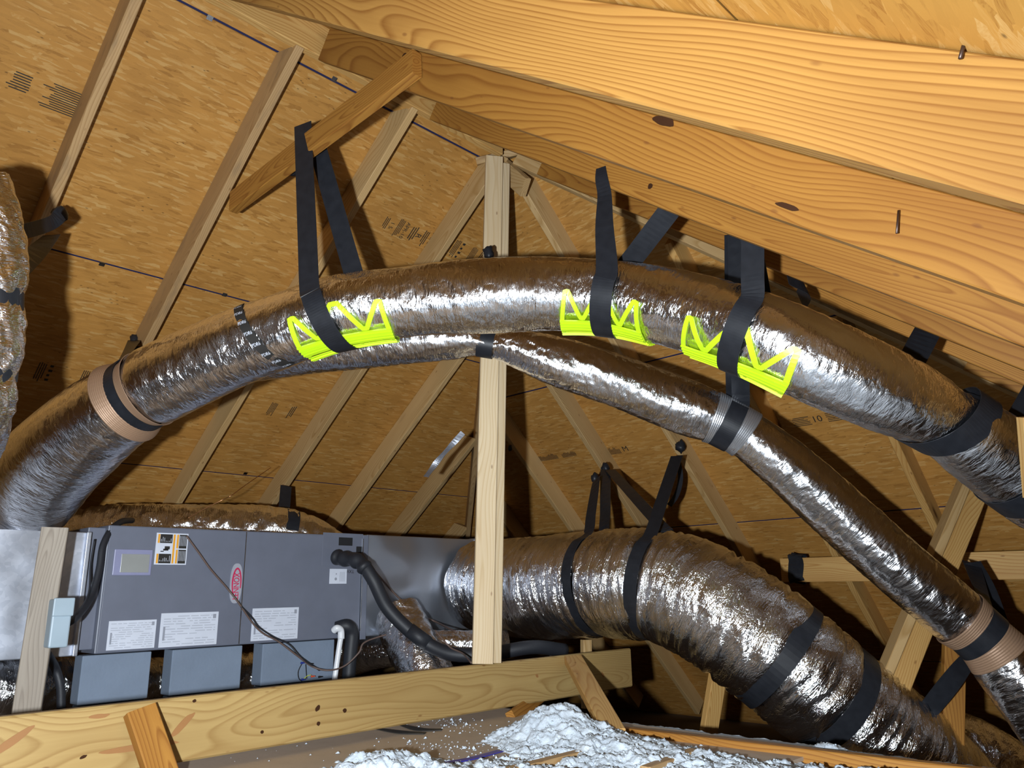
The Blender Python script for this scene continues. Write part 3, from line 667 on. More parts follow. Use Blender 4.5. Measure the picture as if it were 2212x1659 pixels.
# ---- big duct
strap(big, 1296, 1262, 'black strap at the first pinch of the wide duct', top1=Pd(1288, 1035, 4.5), a0=15, a1=345, w_=.062, off=.02, top2=Pd(1308, 1015, 4.8), wd1=V((.2, -.1, .3)), wd2=V((.6, -.5, 0)))
strap(big, 1420, 1268, 'black strap at the second pinch of the wide duct', top1=Pd(1462, 985, 4.4), a0=22, a1=345, w_=.068, off=.02, top2=Pd(1318, 1015, 4.8), wd1=V((.2, -.5, 0)), wd2=V((.6, -.5, 0)))
strap(big, 1682, 1408, 'broad black strap round the wide duct below its bend', a0=-30, a1=330, w_=.085, skew=0, off=.018)
strap(big, 1790, 1505, 'lowest broad black strap round the wide duct', a0=-30, a1=330, w_=.085, off=.018)
tag(ribbon('duct_strap', [Pd(1463, 985, 4.6), Pd(1470, 1030, 4.55), Pd(1462, 1068, 4.5), Pd(1446, 1092, 4.45)], .03, [V((.5, -.5, 0))]*4, M['webbing']), 'loose strap tail curling beside the strap over the wide duct', 'strap', 'black webbing duct straps')
# ---- left duct, back duct straps
strap(left, -18, 640, 'upper black strap round the upright duct at the left edge', a0=20, a1=340, w_=.06, top2=Pd(112, 508, 3.0), wd2=V((.5, -.5, 0)))
strap(left, -30, 800, 'lower black strap round the upright duct at the left edge', a0=0, a1=350, w_=.045)
tag(ribbon('duct_strap', [Pd(20, 505, 2.5), Pd(60, 498, 2.6), Pd(110, 482, 2.75), Pd(132, 462, 2.8)], .05, [V((0, 0, 1))]*4, M['webbing']), 'black strap tied from the upright duct to the far left rafter', 'strap', 'black webbing duct straps')
strap(back, 617, 1160, 'black strap on the duct behind the grey cabinet', a0=-80, a1=80, w_=.07, top1=Pd(618, 1050, 4.9))
# ---- lime green saddles
def saddle(D, px, py, label, lo=156, L=.36, flip=1, dn=.0):
    ss = D.at(px, py); r_ = D.rad(ss); root = empty('duct_saddle', D.pt(ss, math.pi, .0), label, 'duct saddle', 'lime green plastic duct saddles')
    def surf(poly, wid, off, thk, nm, closed=False):
        """strip along a polyline in (s, angle) on the duct surface"""
        vs, fs = [], []; pl = []
        for (a, b) in zip(poly, poly[1:]):
            n = max(2, int(math.hypot(a[0]-b[0], (a[1]-b[1])*r_)/.012))
            for i in range(n): k = i/n; pl.append((a[0]+(b[0]-a[0])*k, (a[1]+(b[1]-a[1])*k)))
        pl.append(poly[-1]); n = len(pl)
        for i, q in enumerate(pl):
            a = pl[max(0, i-1)]; b = pl[min(n-1, i+1)]
            tx, ty = b[0]-a[0], (b[1]-a[1])*r_; l = math.hypot(tx, ty) or 1; nx, ny = -ty/l*wid/2, tx/l*wid/2
            for sg, o_ in ((1, off), (-1, off), (-1, off+thk), (1, off+thk)):
                vs.append(D.pt(ss+q[0]+nx*sg, q[1]+ny*sg/r_, o_))
        for i in range(n-1):
            for j in range(4):
                k = (j+1) % 4; fs.append((i*4+j, (i+1)*4+j, (i+1)*4+k, i*4+k))
        fs.append((0, 1, 2, 3)); fs.append(tuple(reversed(range(n*4-4, n*4))))
        return vs, fs
    def join(parts, nm):
        vs, fs = [], []
        for a, b in parts:
            k = len(vs); vs += a; fs += [tuple(i+k for i in q) for q in b]
        return mesh_obj(nm, vs, fs, M['green'], root)
    R_ = math.radians; h = L/2
    for (base, top, nm) in ((lo, lo-50, 'rail'), (360-lo, 360-lo+50, 'rail')):
        sg = 1 if base < 180 else -1
        parts = [surf([(-h, R_(base+sg*12)), (h, R_(base+sg*12))], .052, .009, .004, nm)]
        for k in (-2, 4, 10, 16): parts.append(surf([(-h, R_(base+sg*k)), (h, R_(base+sg*k))], .006, .011, .007, nm))
        join(parts, 'rail')
        zig = []
        x = [-h+.008, -h+.03, -h+.098, -h+.15-.0, h-.098, h-.03, h-.008]
        zig = [(-h+.008, base), (-h+.022, base-sg*46), (-h+.036, base-sg*46), (-h+.085, base-sg*8), (-h+.10, base-sg*8), (-.012, base-sg*52), (.012, base-sg*52), (h-.10, base-sg*8), (h-.085, base-sg*8), (h-.036, base-sg*46), (h-.022, base-sg*46), (h-.008, base)]
        join([surf([(a, R_(b)) for a, b in zig], .017, .009, .004, nm)], 'lattice')
    # cross ribs below
    parts = []
    for x_ in (-h+.01, -.05, .05, h-.01): parts.append(surf([(x_, R_(lo+15)), (x_, R_(180)), (x_, R_(345-lo))], .012, .008, .004, 'x'))
    join(parts, 'cross_rib')
    return root
saddle(main, 748, 676, 'lime green plastic duct saddle at left under the faded strap', lo=153)
saddle(main, 1322, 648, 'lime green plastic duct saddle in the middle under the twisted strap', lo=153)
saddle(main, 1622, 722, 'lime green plastic duct saddle at right, tilted downhill', lo=153)
# black printed tape spiralling on the main duct
s0 = main.at(580, 725)
pts, wd = [], []
for i in range(19):
    k = i/18; th = math.radians(20+170*k); s2 = s0-.06+.12*k; pts.append(main.pt(s2, th, .004)); wd.append(main.tan(s2)+ (main.pt(s2, th+.1)-main.pt(s2, th))*0)
tp = empty('jacket_tape', pts[-1], 'black printed tape spiralling round the arching duct', 'tape')
ribbon('tape_strip', pts, .036, wd, M['ink'], parent=tp, th=.001)
vs, fs = [], []
for i in range(1, 18, 2):
    k = i/18; th = math.radians(20+170*k); s2 = s0-.06+.12*k
    for q, body in ((.007, 'R6'), (-.008, 'PSX')):
        c = main.pt(s2+q, th, .0062); ey_ = (main.pt(s2, th-.1, .0062)-main.pt(s2, th+.1, .0062)).normalized(); add_text(vs, fs, body, c, main.tan(s2), ey_, .019, .7)
mesh_obj('tape_print', vs, fs, M['white'], tp)
# ------------------------------------------------------------------ air handler and plenums
YU = 3.6
X_ = lambda x, y: PY(x, y, YU).x
Z_ = lambda x, y: PY(x, y, YU).z
ah = empty('air_handler', (1.91, 3.87, -.235), 'long grey steel air handler cabinet on concrete blocks', 'air handler')
box('cabinet', 1.235, 2.575, YU, YU+.56, -.232, .295, M['grey'], ah, bev=.004)
xs = X_(523, 1270)
box('access_panel', 1.242, xs-.002, YU-.006, YU+.002, -.228, .290, M['grey'], ah, bev=.001)
box('access_panel', xs+.002, 2.545, YU-.006, YU+.002, -.228, .290, M['grey'], ah, bev=.001)
box('panel_seam', xs-.002, xs+.002, YU-.0075, YU, -.228, .290, M['chrome'], ah)
box('corner_flange', 2.548, 2.585, YU-.012, YU+.02, -.245, .300, M['grey'], ah, bev=.002)
box('corner_flange', 2.547, 2.551, YU-.014, YU, -.20, .28, M['chrome'], ah)
def prect(px0, py0, px1, py1): return X_(px0, (py0+py1)/2), X_(px1, (py0+py1)/2), Z_((px0+px1)/2, py1), Z_((px0+px1)/2, py0)
def label(px0, py0, px1, py1, kind, seed=0, nm='paper_label'):
    x0, x1, z0, z1 = prect(px0, py0, px1, py1); yf = YU-.0085
    L = box(nm, x0, x1, yf, yf+.002, z0, z1, M['white'], ah, bev=.0005)
    rnd = random.Random(seed); vs, fs = [], []
    n = 12; c0 = V((0, yf-.0006, 0))
    for i in range(n):
        zz0 = z0+(z1-z0)*(.06+.9*i/n); k = 0.05
        while k < .93:
            l = rnd.uniform(.05, .22)
            if rnd.random() < .75: boxv(vs, fs, c0, EX, EY, EZ, x0+(x1-x0)*k, x0+(x1-x0)*min(.95, k+l), 0, .0004, zz0, zz0+(z1-z0)*.028)
            k += l+.03
    mesh_obj('print', vs, fs, M['print2'], L)
    vs, fs = [], []
    boxv(vs, fs, c0, EX, EY, EZ, x0+(x1-x0)*.9, x0+(x1-x0)*.955, -.0002, .0004, z0+(z1-z0)*.80, z0+(z1-z0)*.93)
    boxv(vs, fs, c0, EX, EY, EZ, x0+(x1-x0)*.05, x0+(x1-x0)*.085, -.0002, .0004, z0+(z1-z0)*.2, z0+(z1-z0)*.6)
    mesh_obj('print', vs, fs, M['print'], L)
label(231, 1340, 334, 1402, 'a', 1); label(344, 1323, 468, 1395, 'b', 2); label(542, 1313, 642, 1382, 'c', 3)
# small label with two dots
x0, x1, z0, z1 = prect(710, 1229, 747, 1261); L = box('paper_label', x0, x1, YU-.0085, YU-.0065, z0, z1, M['white'], ah)
vs, fs = [], []
for (cx, cz, rr) in ((.38, .66, .05), (.36, .32, .10)):
    b = len(vs); cc = V((x0+(x1-x0)*cx, YU-.009, z0+(z1-z0)*cz))
    for j in range(20): vs.append(cc+(EX*math.cos(j*math.pi/10)+EZ*math.sin(j*math.pi/10))*(z1-z0)*rr)
    fs.append(tuple(range(b, b+20)))
for q in (.6, .68, .76, .84): boxv(vs, fs, V((0, YU-.0092, 0)), EX, EY, EZ, x0+(x1-x0)*q, x0+(x1-x0)*(q+.02), 0, .0003, z0+(z1-z0)*.15, z0+(z1-z0)*.8)
mesh_obj('print', vs, fs, M['print'], L)
# warning label
x0, x1, z0, z1 = prect(334, 1152, 403, 1220); L = box('warning_label', x0, x1, YU-.0085, YU-.0065, z0, z1, M['white'], ah, bev=.0004); W_, H_ = x1-x0, z1-z0
def lr(a, b, c, d, m_, y=0, vs=None, fs=None):
    boxv(vs, fs, V((0, YU-.0090-y, 0)), EX, EY, EZ, x0+W_*a, x0+W_*b, 0, .0004, z0+H_*c, z0+H_*d)
for rs, nm, mt in ((((.12, .50, .68, .96), (.12, .50, .04, .34), (.72, .96, .52, .96), (.72, .96, .04, .48)), 'warning_panel', 'ink'), (((.05, .11, .68, .96), (.05, .11, .04, .34), (.53, .59, .04, .96), (.64, .70, .04, .48), (.64, .70, .52, .96)), 'warning_stripe', 'orange')):
    for r_ in rs:
        vs, fs = [], []; lr(*r_, None, 0, vs, fs); mesh_obj(nm, vs, fs, M[mt], L)
vs, fs = [], []
for i in range(7):
    a = .15+i*.05; lr(a, a+.012, .72, .72+.2*random.random()+.02, None, .0006, vs, fs); lr(a, a+.012, .10, .12+.2*random.random(), None, .0006, vs, fs)
for i in range(5):
    a = .74+i*.045; lr(a, a+.012, .60, .92, None, .0006, vs, fs); lr(a, a+.012, .12, .44, None, .0006, vs, fs)
mesh_obj('print', vs, fs, M['white'], L)
vs, fs = [], []
lr(.28, .44, .48, .58, None, 0, vs, fs); lr(.24, .40, .44, .50, None, 0, vs, fs); lr(.16, .26, .40, .43, None, 0, vs, fs)
mesh_obj('plug_symbol', vs, fs, M['ink'], L)
# sight window
x0, x1, z0, z1 = prect(243, 1187, 326, 1243)
Lw = box('sight_window', x0, x1, YU-.012, YU-.004, z0, z1, M['lav'], ah, bev=.003)
box('window_pane', x0+.03, x1-.012, YU-.0135, YU-.0118, z0+.012, z1-.02, M['glass'], Lw, bev=.004)
# badge
cxx, czz = X_(508, 1260), Z_(508, 1260)
def oval(name, hw, hh, y, mat, parent, c=(0, 0), n=48, inner=None):
    vs, fs = [], []
    r_ = hw
    pts_ = []
    for j in range(n):
        a = 2*math.pi*j/n; ca, sa = math.cos(a), math.sin(a)
        pts_.append((math.copysign(abs(ca)**.75, ca)*hw, math.copysign(abs(sa)**.75, sa)*hh))
    for yy in (y, y+.003):
        for (a, b) in pts_: vs.append(V((cxx+c[0]+a, yy, czz+c[1]+b)))
    fs.append(tuple(range(n))); fs.append(tuple(reversed(range(n, 2*n))))
    for j in range(n): k = (j+1) % n; fs.append((j, n+j, n+k, k))
    return mesh_obj(name, vs, fs, mat, parent)
bd = oval('maker_badge', .030, .092, YU-.0095, M['silver'], ah)
vs, fs = [], []
add_text(vs, fs, 'LENNOX', V((cxx+.002, YU-.0105, czz-.014)), EZ, -EX, .040, .76)
for i in range(2):
    pass
# bold red letters: second pass slightly offset
add_text(vs, fs, 'LENNOX', V((cxx+.003, YU-.0106, czz-.0128)), EZ, -EX, .040, .76)
mesh_obj('badge_lettering', vs, fs, M['red'], bd)
vs, fs = [], []
n = 40
for i in range(n+1):
    a = math.radians(-20+250*i/n); tk = .0025+.002*math.sin(math.pi*i/n)
    for q in (-tk, tk): vs.append(V((cxx+.002+(.021+q)*math.cos(a), YU-.0104, czz+.0+(.068+q)*math.sin(a))))
for i in range(n): fs.append((2*i, 2*i+1, 2*i+3, 2*i+2))
mesh_obj('badge_arc', vs, fs, M['red'], bd)
# openings and coil plate
x0, x1, z0, z1 = prect(729, 1160, 761, 1180); box('knockout', x0, x1, YU-.0075, YU, z0, z1, M['greyd'], ah, bev=.006)
x0, x1, z0, z1 = prect(767, 1180, 780, 1212); box('knockout', x0, x1, YU-.0078, YU, z0, z1, M['greyd'], ah, bev=.003)
x0, x1, z0, z1 = prect(695, 1152, 782, 1223); box('coil_plate', x0, x1, YU-.0072, YU-.0055, z0, z1, M['grey'], ah, bev=.001)
vs, fs = [], []; add_text(vs, fs, 'TXV', PY(757, 1234, YU-.009), -EX, -EZ, .024); mesh_obj('marker_writing', vs, fs, M['ink'], ah)
# plenums
pl = empty('supply_plenum', (.75, 3.87, -.24), 'galvanised sheet-metal plenum at the left end of the cabinet', 'plenum')
box('sheet_metal', -.1, 1.165, YU+.01, YU+.56, -.235, .262, M['galv'], pl, bev=.004)
box('transition', 1.165, 1.236, YU+.03, YU+.55, -.215, .285, M['grey'], pl, bev=.004)
box('standing_seam', 1.15, 1.168, YU-.012, YU+.02, -.235, .262, M['galv'], pl, bev=.003)
pr = empty('return_plenum', (3.0, 3.87, -.235), 'galvanised sheet-metal plenum between the cabinet and the centre post', 'plenum')
box('sheet_metal', 2.586, 3.44, YU+.005, YU+.56, -.232, .305, M['galv_dent'], pr, bev=.004)
box('end_flange', 3.40, 3.44, YU-.004, YU+.57, -.238, .312, M['galv'], pr, bev=.004)
# blocks under the cabinet
pf = empty('equipment_platform', (1.9, 3.85, FLZ), 'dark plywood platform carrying the block piers, hidden behind the beam', 'platform')
box('platform_top', .95, 2.9, YU-.05, YU+.6, -.645, -.626, M['ply'], pf)
for q in (1.0, 1.9, 2.85): box('platform_leg', q, q+.038, YU, YU+.55, FLZ, -.645, M['pine_grey'], pf)
cn = 0
for (xa, xb, nm) in ((176, 327, 'left'), (370, 523, 'middle'), (565, 722, 'right')):
    for i, z1 in enumerate((-.236, -.432)):
        x0 = X_(xa, 1440); x1 = X_(xb, 1440)
        o = box('concrete_block', x0+(.012 if i else 0), x1-(0 if i else .004), YU-.0+i*.008, YU+.09, z1-.19, z1, M['cmu'], bev=.004)
        tag(o, '%s concrete block of the %s pier under the cabinet' % ('upper' if i == 0 else 'lower', nm), 'block', 'concrete blocks under the air handler')
# disconnect box and its conduit
db = empty('disconnect_box', PY(125, 1350, 3.22), 'pale blue-grey electrical box fixed beside the grey stud', 'electrical box')
p = PY(122, 1345, 3.22); q0 = PY(107, 1345, 3.22).x; q1 = PY(149, 1345, 3.22).x; zt = PY(128, 1294, 3.22).z; zb = PY(122, 1399, 3.22).z
box('enclosure', q0, q1, 3.20, 3.28, zb, zt, M['box'], db, bev=.006)
box('enclosure_lid', q0-.003, q1+.003, 3.19, 3.20, zt-.06, zt+.004, M['box'], db, bev=.004)
tag(tube('conduit', [Pd(140, 1350, 2.95), PY(165, 1333, 3.38), PY(196, 1290, 3.5), PY(214, 1230, 3.55), PY(222, 1180, 3.58), PY(240, 1145, 3.62), PY(262, 1127, 3.7), PY(285, 1124, 3.85)], .014, M['foam']), 'black flexible conduit arching from the electrical box over the cabinet corner', 'conduit')
tag(tube('cable', [Pd(142, 1345, 2.96), PY(172, 1322, 3.4), PY(192, 1280, 3.5), PY(196, 1220, 3.57), PY(205, 1165, 3.59)], .004, M['foam']), 'thin dark cable beside the conduit on the left plenum', 'cable')
tag(tube('conduit', [PY(100, 1410, 3.4), PY(118, 1440, 3.5), PY(130, 1480, 3.5), PY(132, 1530, 3.5)], .016, M['foam']), 'black conduit dropping below the electrical box', 'conduit')
# line set
ls = empty('line_set', Pd(745, 1208, 4.05), 'thick black insulated refrigerant pipe curving down from the cabinet', 'pipe')
tube('pipe_insulation', [Pd(738, 1208, 4.08), Pd(775, 1212, 3.98), Pd(805, 1250, 3.93), Pd(835, 1310, 3.92), Pd(880, 1358, 3.90), Pd(930, 1395, 3.88), Pd(985, 1414, 3.85), Pd(1060, 1412, 3.85), Pd(1150, 1398, 3.9), Pd(1220, 1405, 4.0)], .034, M['foam'], ls, seg=20)
tube('taped_joint', [Pd(884, 1361, 3.90), Pd(925, 1391, 3.88)], .037, M['foam'], ls, seg=20, n=2)
t_ = tube('tape_wrap', [Pd(725, 1203, 4.08), Pd(745, 1207, 4.04), Pd(775, 1213, 3.97), Pd(792, 1232, 3.94)], .040, M['foil_rough'] if False else M['foam'], ls, seg=20, rr=lambda k: .036+.006*math.sin(k*23))
tag(tube('cable', [PY(782, 1195, 3.57), PY(815, 1240, 3.57), PY(860, 1290, 3.56), PY(905, 1326, 3.55), PY(945, 1345, 3.5), Pd(985, 1365, 4.0)], .005, M['cable']), 'brown thermostat cable sagging across the right plenum', 'cable')
tag(tube('cable', [Pd(940, 1362, 3.85), Pd(960, 1385, 3.8), Pd(975, 1400, 3.78), Pd(1000, 1412, 3.7), Pd(1018, 1432, 3.5)], .004, M['cable']), 'thin brown cable tied to the black pipe near the post', 'cable')
# drain
dr = empty('condensate_drain', PY(733, 1465, 3.5), 'white plastic drain pipe with an elbow at the cabinet corner', 'pipe')
tube('pvc_pipe', [PY(737, 1372, 3.54), PY(731, 1410, 3.54), PY(722, 1475, 3.54), PY(718, 1520, 3.54)], .0135, M['pvc'], dr, seg=18)
tube('elbow', [PY(721, 1362, 3.56), PY(728, 1357, 3.54), PY(736, 1362, 3.54), PY(737, 1380, 3.54)], .0175, M['pvc'], dr, seg=18)
tube('pipe_trap', [PY(727, 1357, 3.59), PY(750, 1352, 3.55), PY(760, 1370, 3.55), PY(757, 1410, 3.55), PY(750, 1500, 3.55)], .034, M['foam'], tag(empty('insulated_trap', PY(752, 1490, 3.55), 'black foam-covered drain pipe beside the white drain', 'pipe'), None), seg=20)
# cables in front of the cabinet
tag(tube('cable', [PY(403, 1158, 3.57), PY(430, 1195, 3.57), PY(455, 1230, 3.57), PY(490, 1270, 3.57), PY(515, 1302, 3.56), PY(545, 1345, 3.57), PY(568, 1368, 3.57), PY(600, 1385, 3.57), PY(640, 1415, 3.55), PY(675, 1440, 3.55), PY(710, 1448, 3.5), PY(745, 1438, 3.48), PY(775, 1410, 3.45), PY(787, 1388, 3.45), PY(830, 1372, 3.45), PY(872, 1360, 3.45)], .0042, M['cable'], n=10), 'long brown cable drooping across the cabinet front', 'cable')
tag(tube('cable', [PY(520, 1310, 3.56), PY(545, 1335, 3.57), PY(560, 1355, 3.57), PY(590, 1375, 3.57), PY(625, 1392, 3.57), PY(650, 1420, 3.55), PY(690, 1448, 3.55)], .004, M['foam']), 'second darker cable drooping beside the brown one', 'cable')
tag(tube('cable', [Pd(405, 1120, 3.9), Pd(440, 1100, 3.95), Pd(480, 1080, 4.0), Pd(500, 1070, 4.0), Pd(530, 1048, 4.1), Pd(585, 1010, 4.3)], .0018, M['copper'], seg=6), 'thin bare copper wire above the cabinet', 'wire')
for i, (pts_, mt, lb) in enumerate([([(652, 1433), (644, 1450), (645, 1465), (652, 1472)], 'foam', 'thin black wire loop left of the wire nuts'), ([(660, 1435), (661, 1450), (662, 1466)], 'foam', 'short black wire between the blue wire nuts'), ([(657, 1466), (664, 1460), (672, 1458)], 'yellow', 'short yellow-green wire beside the red wire nut')]):
    tag(tube('wire', [PY(x, y, 3.57) for x, y in pts_], .0015, M[mt], seg=6), lb, 'wire')
for (x, y, mt, lb) in ((654, 1432, 'blue_nut', 'upper blue wire nut at the right block'), (655, 1468, 'blue_nut', 'lower blue wire nut at the right block'), (676, 1461, 'red_nut', 'red wire nut at the right block'), (672, 1434, 'greyd', 'upper black wire nut at the right block'), (692, 1462, 'greyd', 'lower black wire nut at the right block')):
    c = PY(x, y, 3.57); tag(tube('wire_nut', [c-EX*.01, c, c+EX*.012], .005, M[mt], seg=10, rr=lambda k: .0055-.003*k), lb, 'wire nut', 'wire nuts at the right pier')
# galvanised hanger strip on the jack rafter
tag(ribbon('hanger_strip', [Pd(1000, 935, 4.35), Pd(975, 962, 4.32), Pd(950, 990, 4.32), Pd(935, 1010, 4.3), Pd(920, 1030, 4.25)], .032, [V((.6, -.4, .4))]*5, M['galv'], th=.0015), 'bent galvanised hanger strip lying on a jack rafter', 'metal strip')
# nails
def nail(a, b, label):
    o = tube('nail', [a, b], .0022, M['nail'], seg=8, n=1); tag(o, label, 'nail', 'nails in the rafters')
nail(PX(1941, 455, 1.470), PX(1937, 504, 1.46), 'bent nail on the second orange rafter')
nail(PX(1598, 0, .868), PX(1586, 28, .862), 'nail at the top edge of the closest rafter, left of two')
nail(PX(2084, 88, .868), PX(2074, 126, .862), 'nail at the top edge of the closest rafter, right of two')
# panel clips
for (x, y, pl_, lb) in ((453, 38, 'r', 'at the top near the ridge'), (722, 170, 'r', 'just below the collar tie'), (220, 570, 'a', 'right of the far left rafter'), (485, 636, 'a', 'over the printed tape'), (530, 1022, 'b', 'low on the far slope')):
    d = ray(x, y); tt = (HB+SH+Mn*YR)/(d.z+Mn*d.x*0+Mn*d.y); c = d*tt-V((0, Mn, 1)).normalized()*.002
    vs, fs = [], []; boxv(vs, fs, c, EX, ey, V((0, Mn, 1)).normalized(), -.012, .012, -.010, .010, -.002, .001)
    tag(mesh_obj('panel_clip', vs, fs, M['chrome']), 'small metal clip on the roof panel joint %s' % lb, 'clip', 'metal clips on panel joints')
# ------------------------------------------------------------------ ink stamps on the sheathing
def on_far(x, y): d = ray(x, y); return d*((HB+SH+Mn*YR)/(d.z+Mn*d.y))
def on_hip(x, y): d = ray(x, y); return d*((HB+SH+Mh*X0)/(d.z+Mh*d.x))
def stamp(fn, nrm, x, y, ex, ey_, items, name='sheathing_stamp', label=''):
    c = fn(x, y)-nrm*.0022; vs, fs = [], []
    for it in items:
        if it[0] == 't': add_text(vs, fs, it[1], c+ex*it[2]+ey_*it[3], ex, ey_, it[4])
        elif it[0] == 'l':
            _, a, b, n, w_, dx = it
            for i in range(n):
                q0 = c+ex*(a+i*dx)+ey_*b; boxv(vs, fs, q0, ex, ey_, nrm, 0, dx*.45, 0, w_*(.6+.4*random.random()), -.0002, .0002)
        elif it[0] == 'h':
            _, a, b, n, w_, dy = it
            for i in range(n):
                q0 = c+ex*(a+.01*random.random())+ey_*(b+i*dy); boxv(vs, fs, q0, ex, ey_, nrm, 0, w_*(.7+.3*random.random()), 0, dy*.4, -.0002, .0002)
    o = mesh_obj(name, vs, fs, M['ink']); tag(o, label, 'ink stamp', 'ink stamps on the roof panels')
nf = V((0, Mn, 1)).normalized(); nh = V((Mh, 0, 1)).normalized()
apa = [('t', 'APA', 0, .17, .055), ('h', -.05, .105, 3, .10, .012), ('t', 'R', .0, .075, .05), ('h', -.05, .02, 3, .11, .014), ('t', 'APR-10', 0, -.02, .034), ('h', -.06, -.075, 4, .12, .009), ('t', '1 5', .0, -.11, .034), ('h', -.04, -.16, 3, .08, .01)]
stamp(on_far, nf, 880, 500, ey, EX, apa, label='black APA grade stamp between two rafters left of the post')
bars = lambda k: [('h', -.06, -.05*k-.02, 4, .12, .010), ('l', -.05, -.05*k+.03, 4, .02, .03), ('h', -.055, .02*k, 5, .11, .009), ('h', -.05, .06*k+.01, 3, .1, .012)]
stamp(on_far, nf, 1005, 545, ey, EX, bars(1.6), label='dark smudged stamp just left of the centre post')
stamp(on_far, nf, 150, 812, ey, EX, bars(2.6), label='grey stamp left of the strapped coupling')
stamp(on_far, nf, 560, 878, ey, EX, bars(3.2), label='black stamp below the printed tape')
stamp(on_far, nf, 35, 170, -EX, ey, [('h', -.05, -.03, 7, .08, .011)], label='striped ink patch in the top left corner')
stamp(on_far, nf, 130, 212, -EX, ey, [('h', -.07, -.05, 12, .13, .0095)], label='larger striped ink patch left of the first rafter')
ehx = -V((0, 1, 0)); 
stamp(on_hip, nh, 1200, 985, V((0, -1, 0)), -eyh, [('l', -.25, -.025, 30, .05, .009), ('l', .06, -.025, 14, .045, .009)], label='row of barcode-like ink marks right of the centre post')
stamp(on_hip, nh, 1335, 972, V((0, -1, 0)), -eyh, [('l', -.10, -.03, 12, .06, .01), ('t', 'M', .06, 0, .06)], label='ink marks above the strap ends')
stamp(on_hip, nh, 1765, 905, V((0, -1, 0)), -eyh, [('h', -.14, -.03, 6, .1, .011), ('t', '10', .0, 0, .06), ('h', .05, -.03, 6, .08, .011)], label='stamp under the arching duct at right')
# ------------------------------------------------------------------ insulation
def wool(name, x0, x1, y0, y1, hf, step, label, tufts, seed):
    rnd = random.Random(seed); nx = int((x1-x0)/step); ny = int((y1-y0)/step); vs, fs = [], []
    for i in range(nx+1):
        for j in range(ny+1):
            x = x0+(x1-x0)*i/nx; y = y0+(y1-y0)*j/ny; h = hf(x, y)
            n1 = noise.fractal(V((x*16, y*16, seed)), 1, 2, 4)*.020 + noise.noise(V((x*75, y*75, seed)))*.007 + noise.noise(V((x*190, y*190, seed)))*.0035
            vs.append(V((x+noise.noise(V((x*40, y*40, 3)))*.008, y+noise.noise(V((x*40, y*40, 9)))*.008, h+n1*(1 if h > DZ-.02 else .3))))
    for i in range(nx):
        for j in range(ny):
            a = i*(ny+1)+j; fs.append((a, a+ny+1, a+ny+2, a+1))
    # loose clumps
    for k in range(tufts):
        x = rnd.uniform(x0, x1); y = rnd.uniform(y0, y1); h = hf(x, y)
        if h < DZ-.004: continue
        c = V((x, y, h+noise.fractal(V((x*16, y*16, seed)), 1, 2, 4)*.020-.001)); r_ = rnd.uniform(.002, .005); b = len(vs)
        ax = V((rnd.uniform(-1, 1), rnd.uniform(-1, 1), rnd.uniform(0, 1))).normalized(); q = ax.orthogonal().normalized(); q2 = ax.cross(q)
        ring = [(q*math.cos(a)+q2*math.sin(a)) for a in (0, 1.26, 2.51, 3.77, 5.03)]
        vs.append(c-ax*r_*.8)
        for g in ring: vs.append(c+g*r_*rnd.uniform(.6, 1.2))
        vs.append(c+ax*r_*rnd.uniform(.8, 1.6))
        for m_ in range(5):
            e = (m_+1) % 5; fs.append((b, b+1+e, b+1+m_)); fs.append((b+6, b+1+m_, b+1+e))
    o = mesh_obj(name, vs, fs, M['wool']); o.data.polygons.foreach_set('use_smooth', [True]*len(o.data.polygons)); return tag(o, label, 'insulation', kind='stuff')
pk = PY(1192, 1545, 2.02)
def heap(x, y):
    # main cone plus apron running toward lower right
    d = math.hypot((x-pk.x), (y-pk.y)*1.0); h = .125*math.exp(-(d/.19)**2)
    ap = PZ(1330, 1625, DZ); d2 = math.hypot(x-ap.x, (y-ap.y)*.8); h += .07*math.exp(-(d2/.22)**2)
    e = PZ(820, 1665, DZ); d3 = math.hypot((x-e.x), (y-e.y)); h += .075*math.exp(-(d3/.17)**2)
    e = PZ(1100, 1690, DZ); d3 = math.hypot((x-e.x), (y-e.y)); h += .055*math.exp(-(d3/.30)**2)
    e = PZ(1600, 1680, DZ); d3 = math.hypot((x-e.x), (y-e.y)); h += .05*math.exp(-(d3/.30)**2)
    e = PZ(1950, 1700, DZ); d3 = math.hypot((x-e.x), (y-e.y)); h += .04*math.exp(-(d3/.20)**2)
    return DZ-.03+h
wool('insulation_heap', 1.2, 2.9, .75, 2.5, heap, .0055, 'heap of fluffy white blown insulation at bottom centre and right', 9000, 5)
def bed(x, y): return -.60+.03*noise.noise(V((x*2.2, y*2.2, 1)))
vs, fs = [], []; n = 90; x0, x1, y0, y1 = -1.2, 2.46, -1.0, 1.16
for i in range(n+1):
    for j in range(n+1):
        x = x0+(x1-x0)*i/n; y = y0+(y1-y0)*j/n; vs.append(V((x, y, bed(x, y)+.02*noise.fractal(V((x*14, y*14, 2)), 1, 2, 4))))
for i in range(n):
    for j in range(n):
        x = x0+(x1-x0)*i/n; y = y0+(y1-y0)*j/n
        if abs(x+.15) < .35 and abs(y+.15) < .35: continue       # the access hatch
        a = i*(n+1)+j; fs.append((a, a+n+1, a+n+2, a+1))
tag(mesh_obj('insulation_bed', vs, fs, M['wool'], smooth=True), 'white blown insulation blanket between the joists around the hatch', 'insulation', kind='stuff')
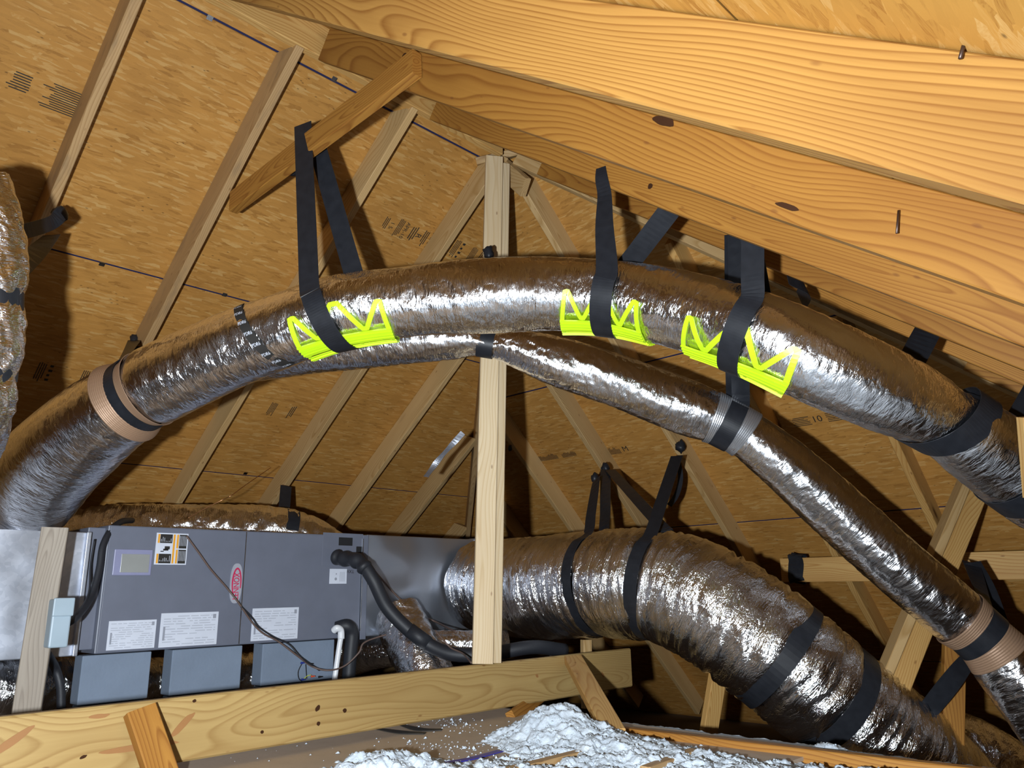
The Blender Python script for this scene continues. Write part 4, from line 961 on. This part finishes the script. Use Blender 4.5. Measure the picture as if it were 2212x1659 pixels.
rnd = random.Random(3); vs, fs = [], []
for k in range(300):
    if k < 230: x = rnd.gauss(975, 60); y = 1552+(x-900)*.13+rnd.gauss(0, 9)+(55 if rnd.random() < .45 else 0)
    else: x = rnd.uniform(480, 1150); y = rnd.uniform(1560, 1659)
    c = PZ(x, y, DZ+.002); b = len(vs); r_ = rnd.uniform(.001, .005)*(2 if rnd.random() < .15 else 1)
    if not (.6 < c.x < 2.7 and 1.2 < c.y < 3.1): continue
    for q in ((1, 0, 0), (.2, 1, .2), (-1, .2, 0), (-.1, -1, .1), (0, 0, .8), (0, 0, -.2)): vs.append(c+V(q)*r_*rnd.uniform(.6, 1.3))
    for i in range(4): j = (i+1) % 4; fs.append((b+i, b+j, b+4)); fs.append((b+j, b+i, b+5))
tag(mesh_obj('insulation_flecks', vs, fs, M['wool']), 'scattered white wool flecks lying on the deck below the beam', 'insulation', kind='stuff')
e2 = PZ(1800, 1640, -.56)
def heap2(x, y): return -.60+.085*math.exp(-(math.hypot(x-e2.x, y-e2.y)/.14)**2)
wool('insulation_clump', e2.x-.3, e2.x+.3, e2.y-.3, e2.y+.3, lambda x, y: heap2(x, y) if True else 0, .01, 'small white insulation clump at the foot of the leaning brace', 600, 8)
tag(ribbon('blue_tape', [PZ(965, 1648, DZ+.004), PZ(1020, 1638, DZ+.004), PZ(1080, 1622, DZ+.004)], .03, [V((.3, .8, 0))]*3, M['blue']), 'strip of blue tape lying on the deck by the wool', 'tape')
for (pts_, lb) in (([(868, 1566), (910, 1576), (955, 1576)], 'black scrap of plastic on the deck under the beam'), ([(815, 1574), (870, 1582), (918, 1584)], 'thinner black scrap lying in front of the other')):
    tag(ribbon('plastic_scrap', [PZ(x, y, DZ+.003) for x, y in pts_], [.02, .05, .03], [V((.2, .8, 0))]*3, M['ink']), lb, 'scrap', 'black scraps on the deck')
for o in list(bpy.data.objects):
    if o.parent is None and o.type in ('MESH', 'EMPTY') and 'kind' not in o and 'label' not in o: print('NOLABEL', o.name)
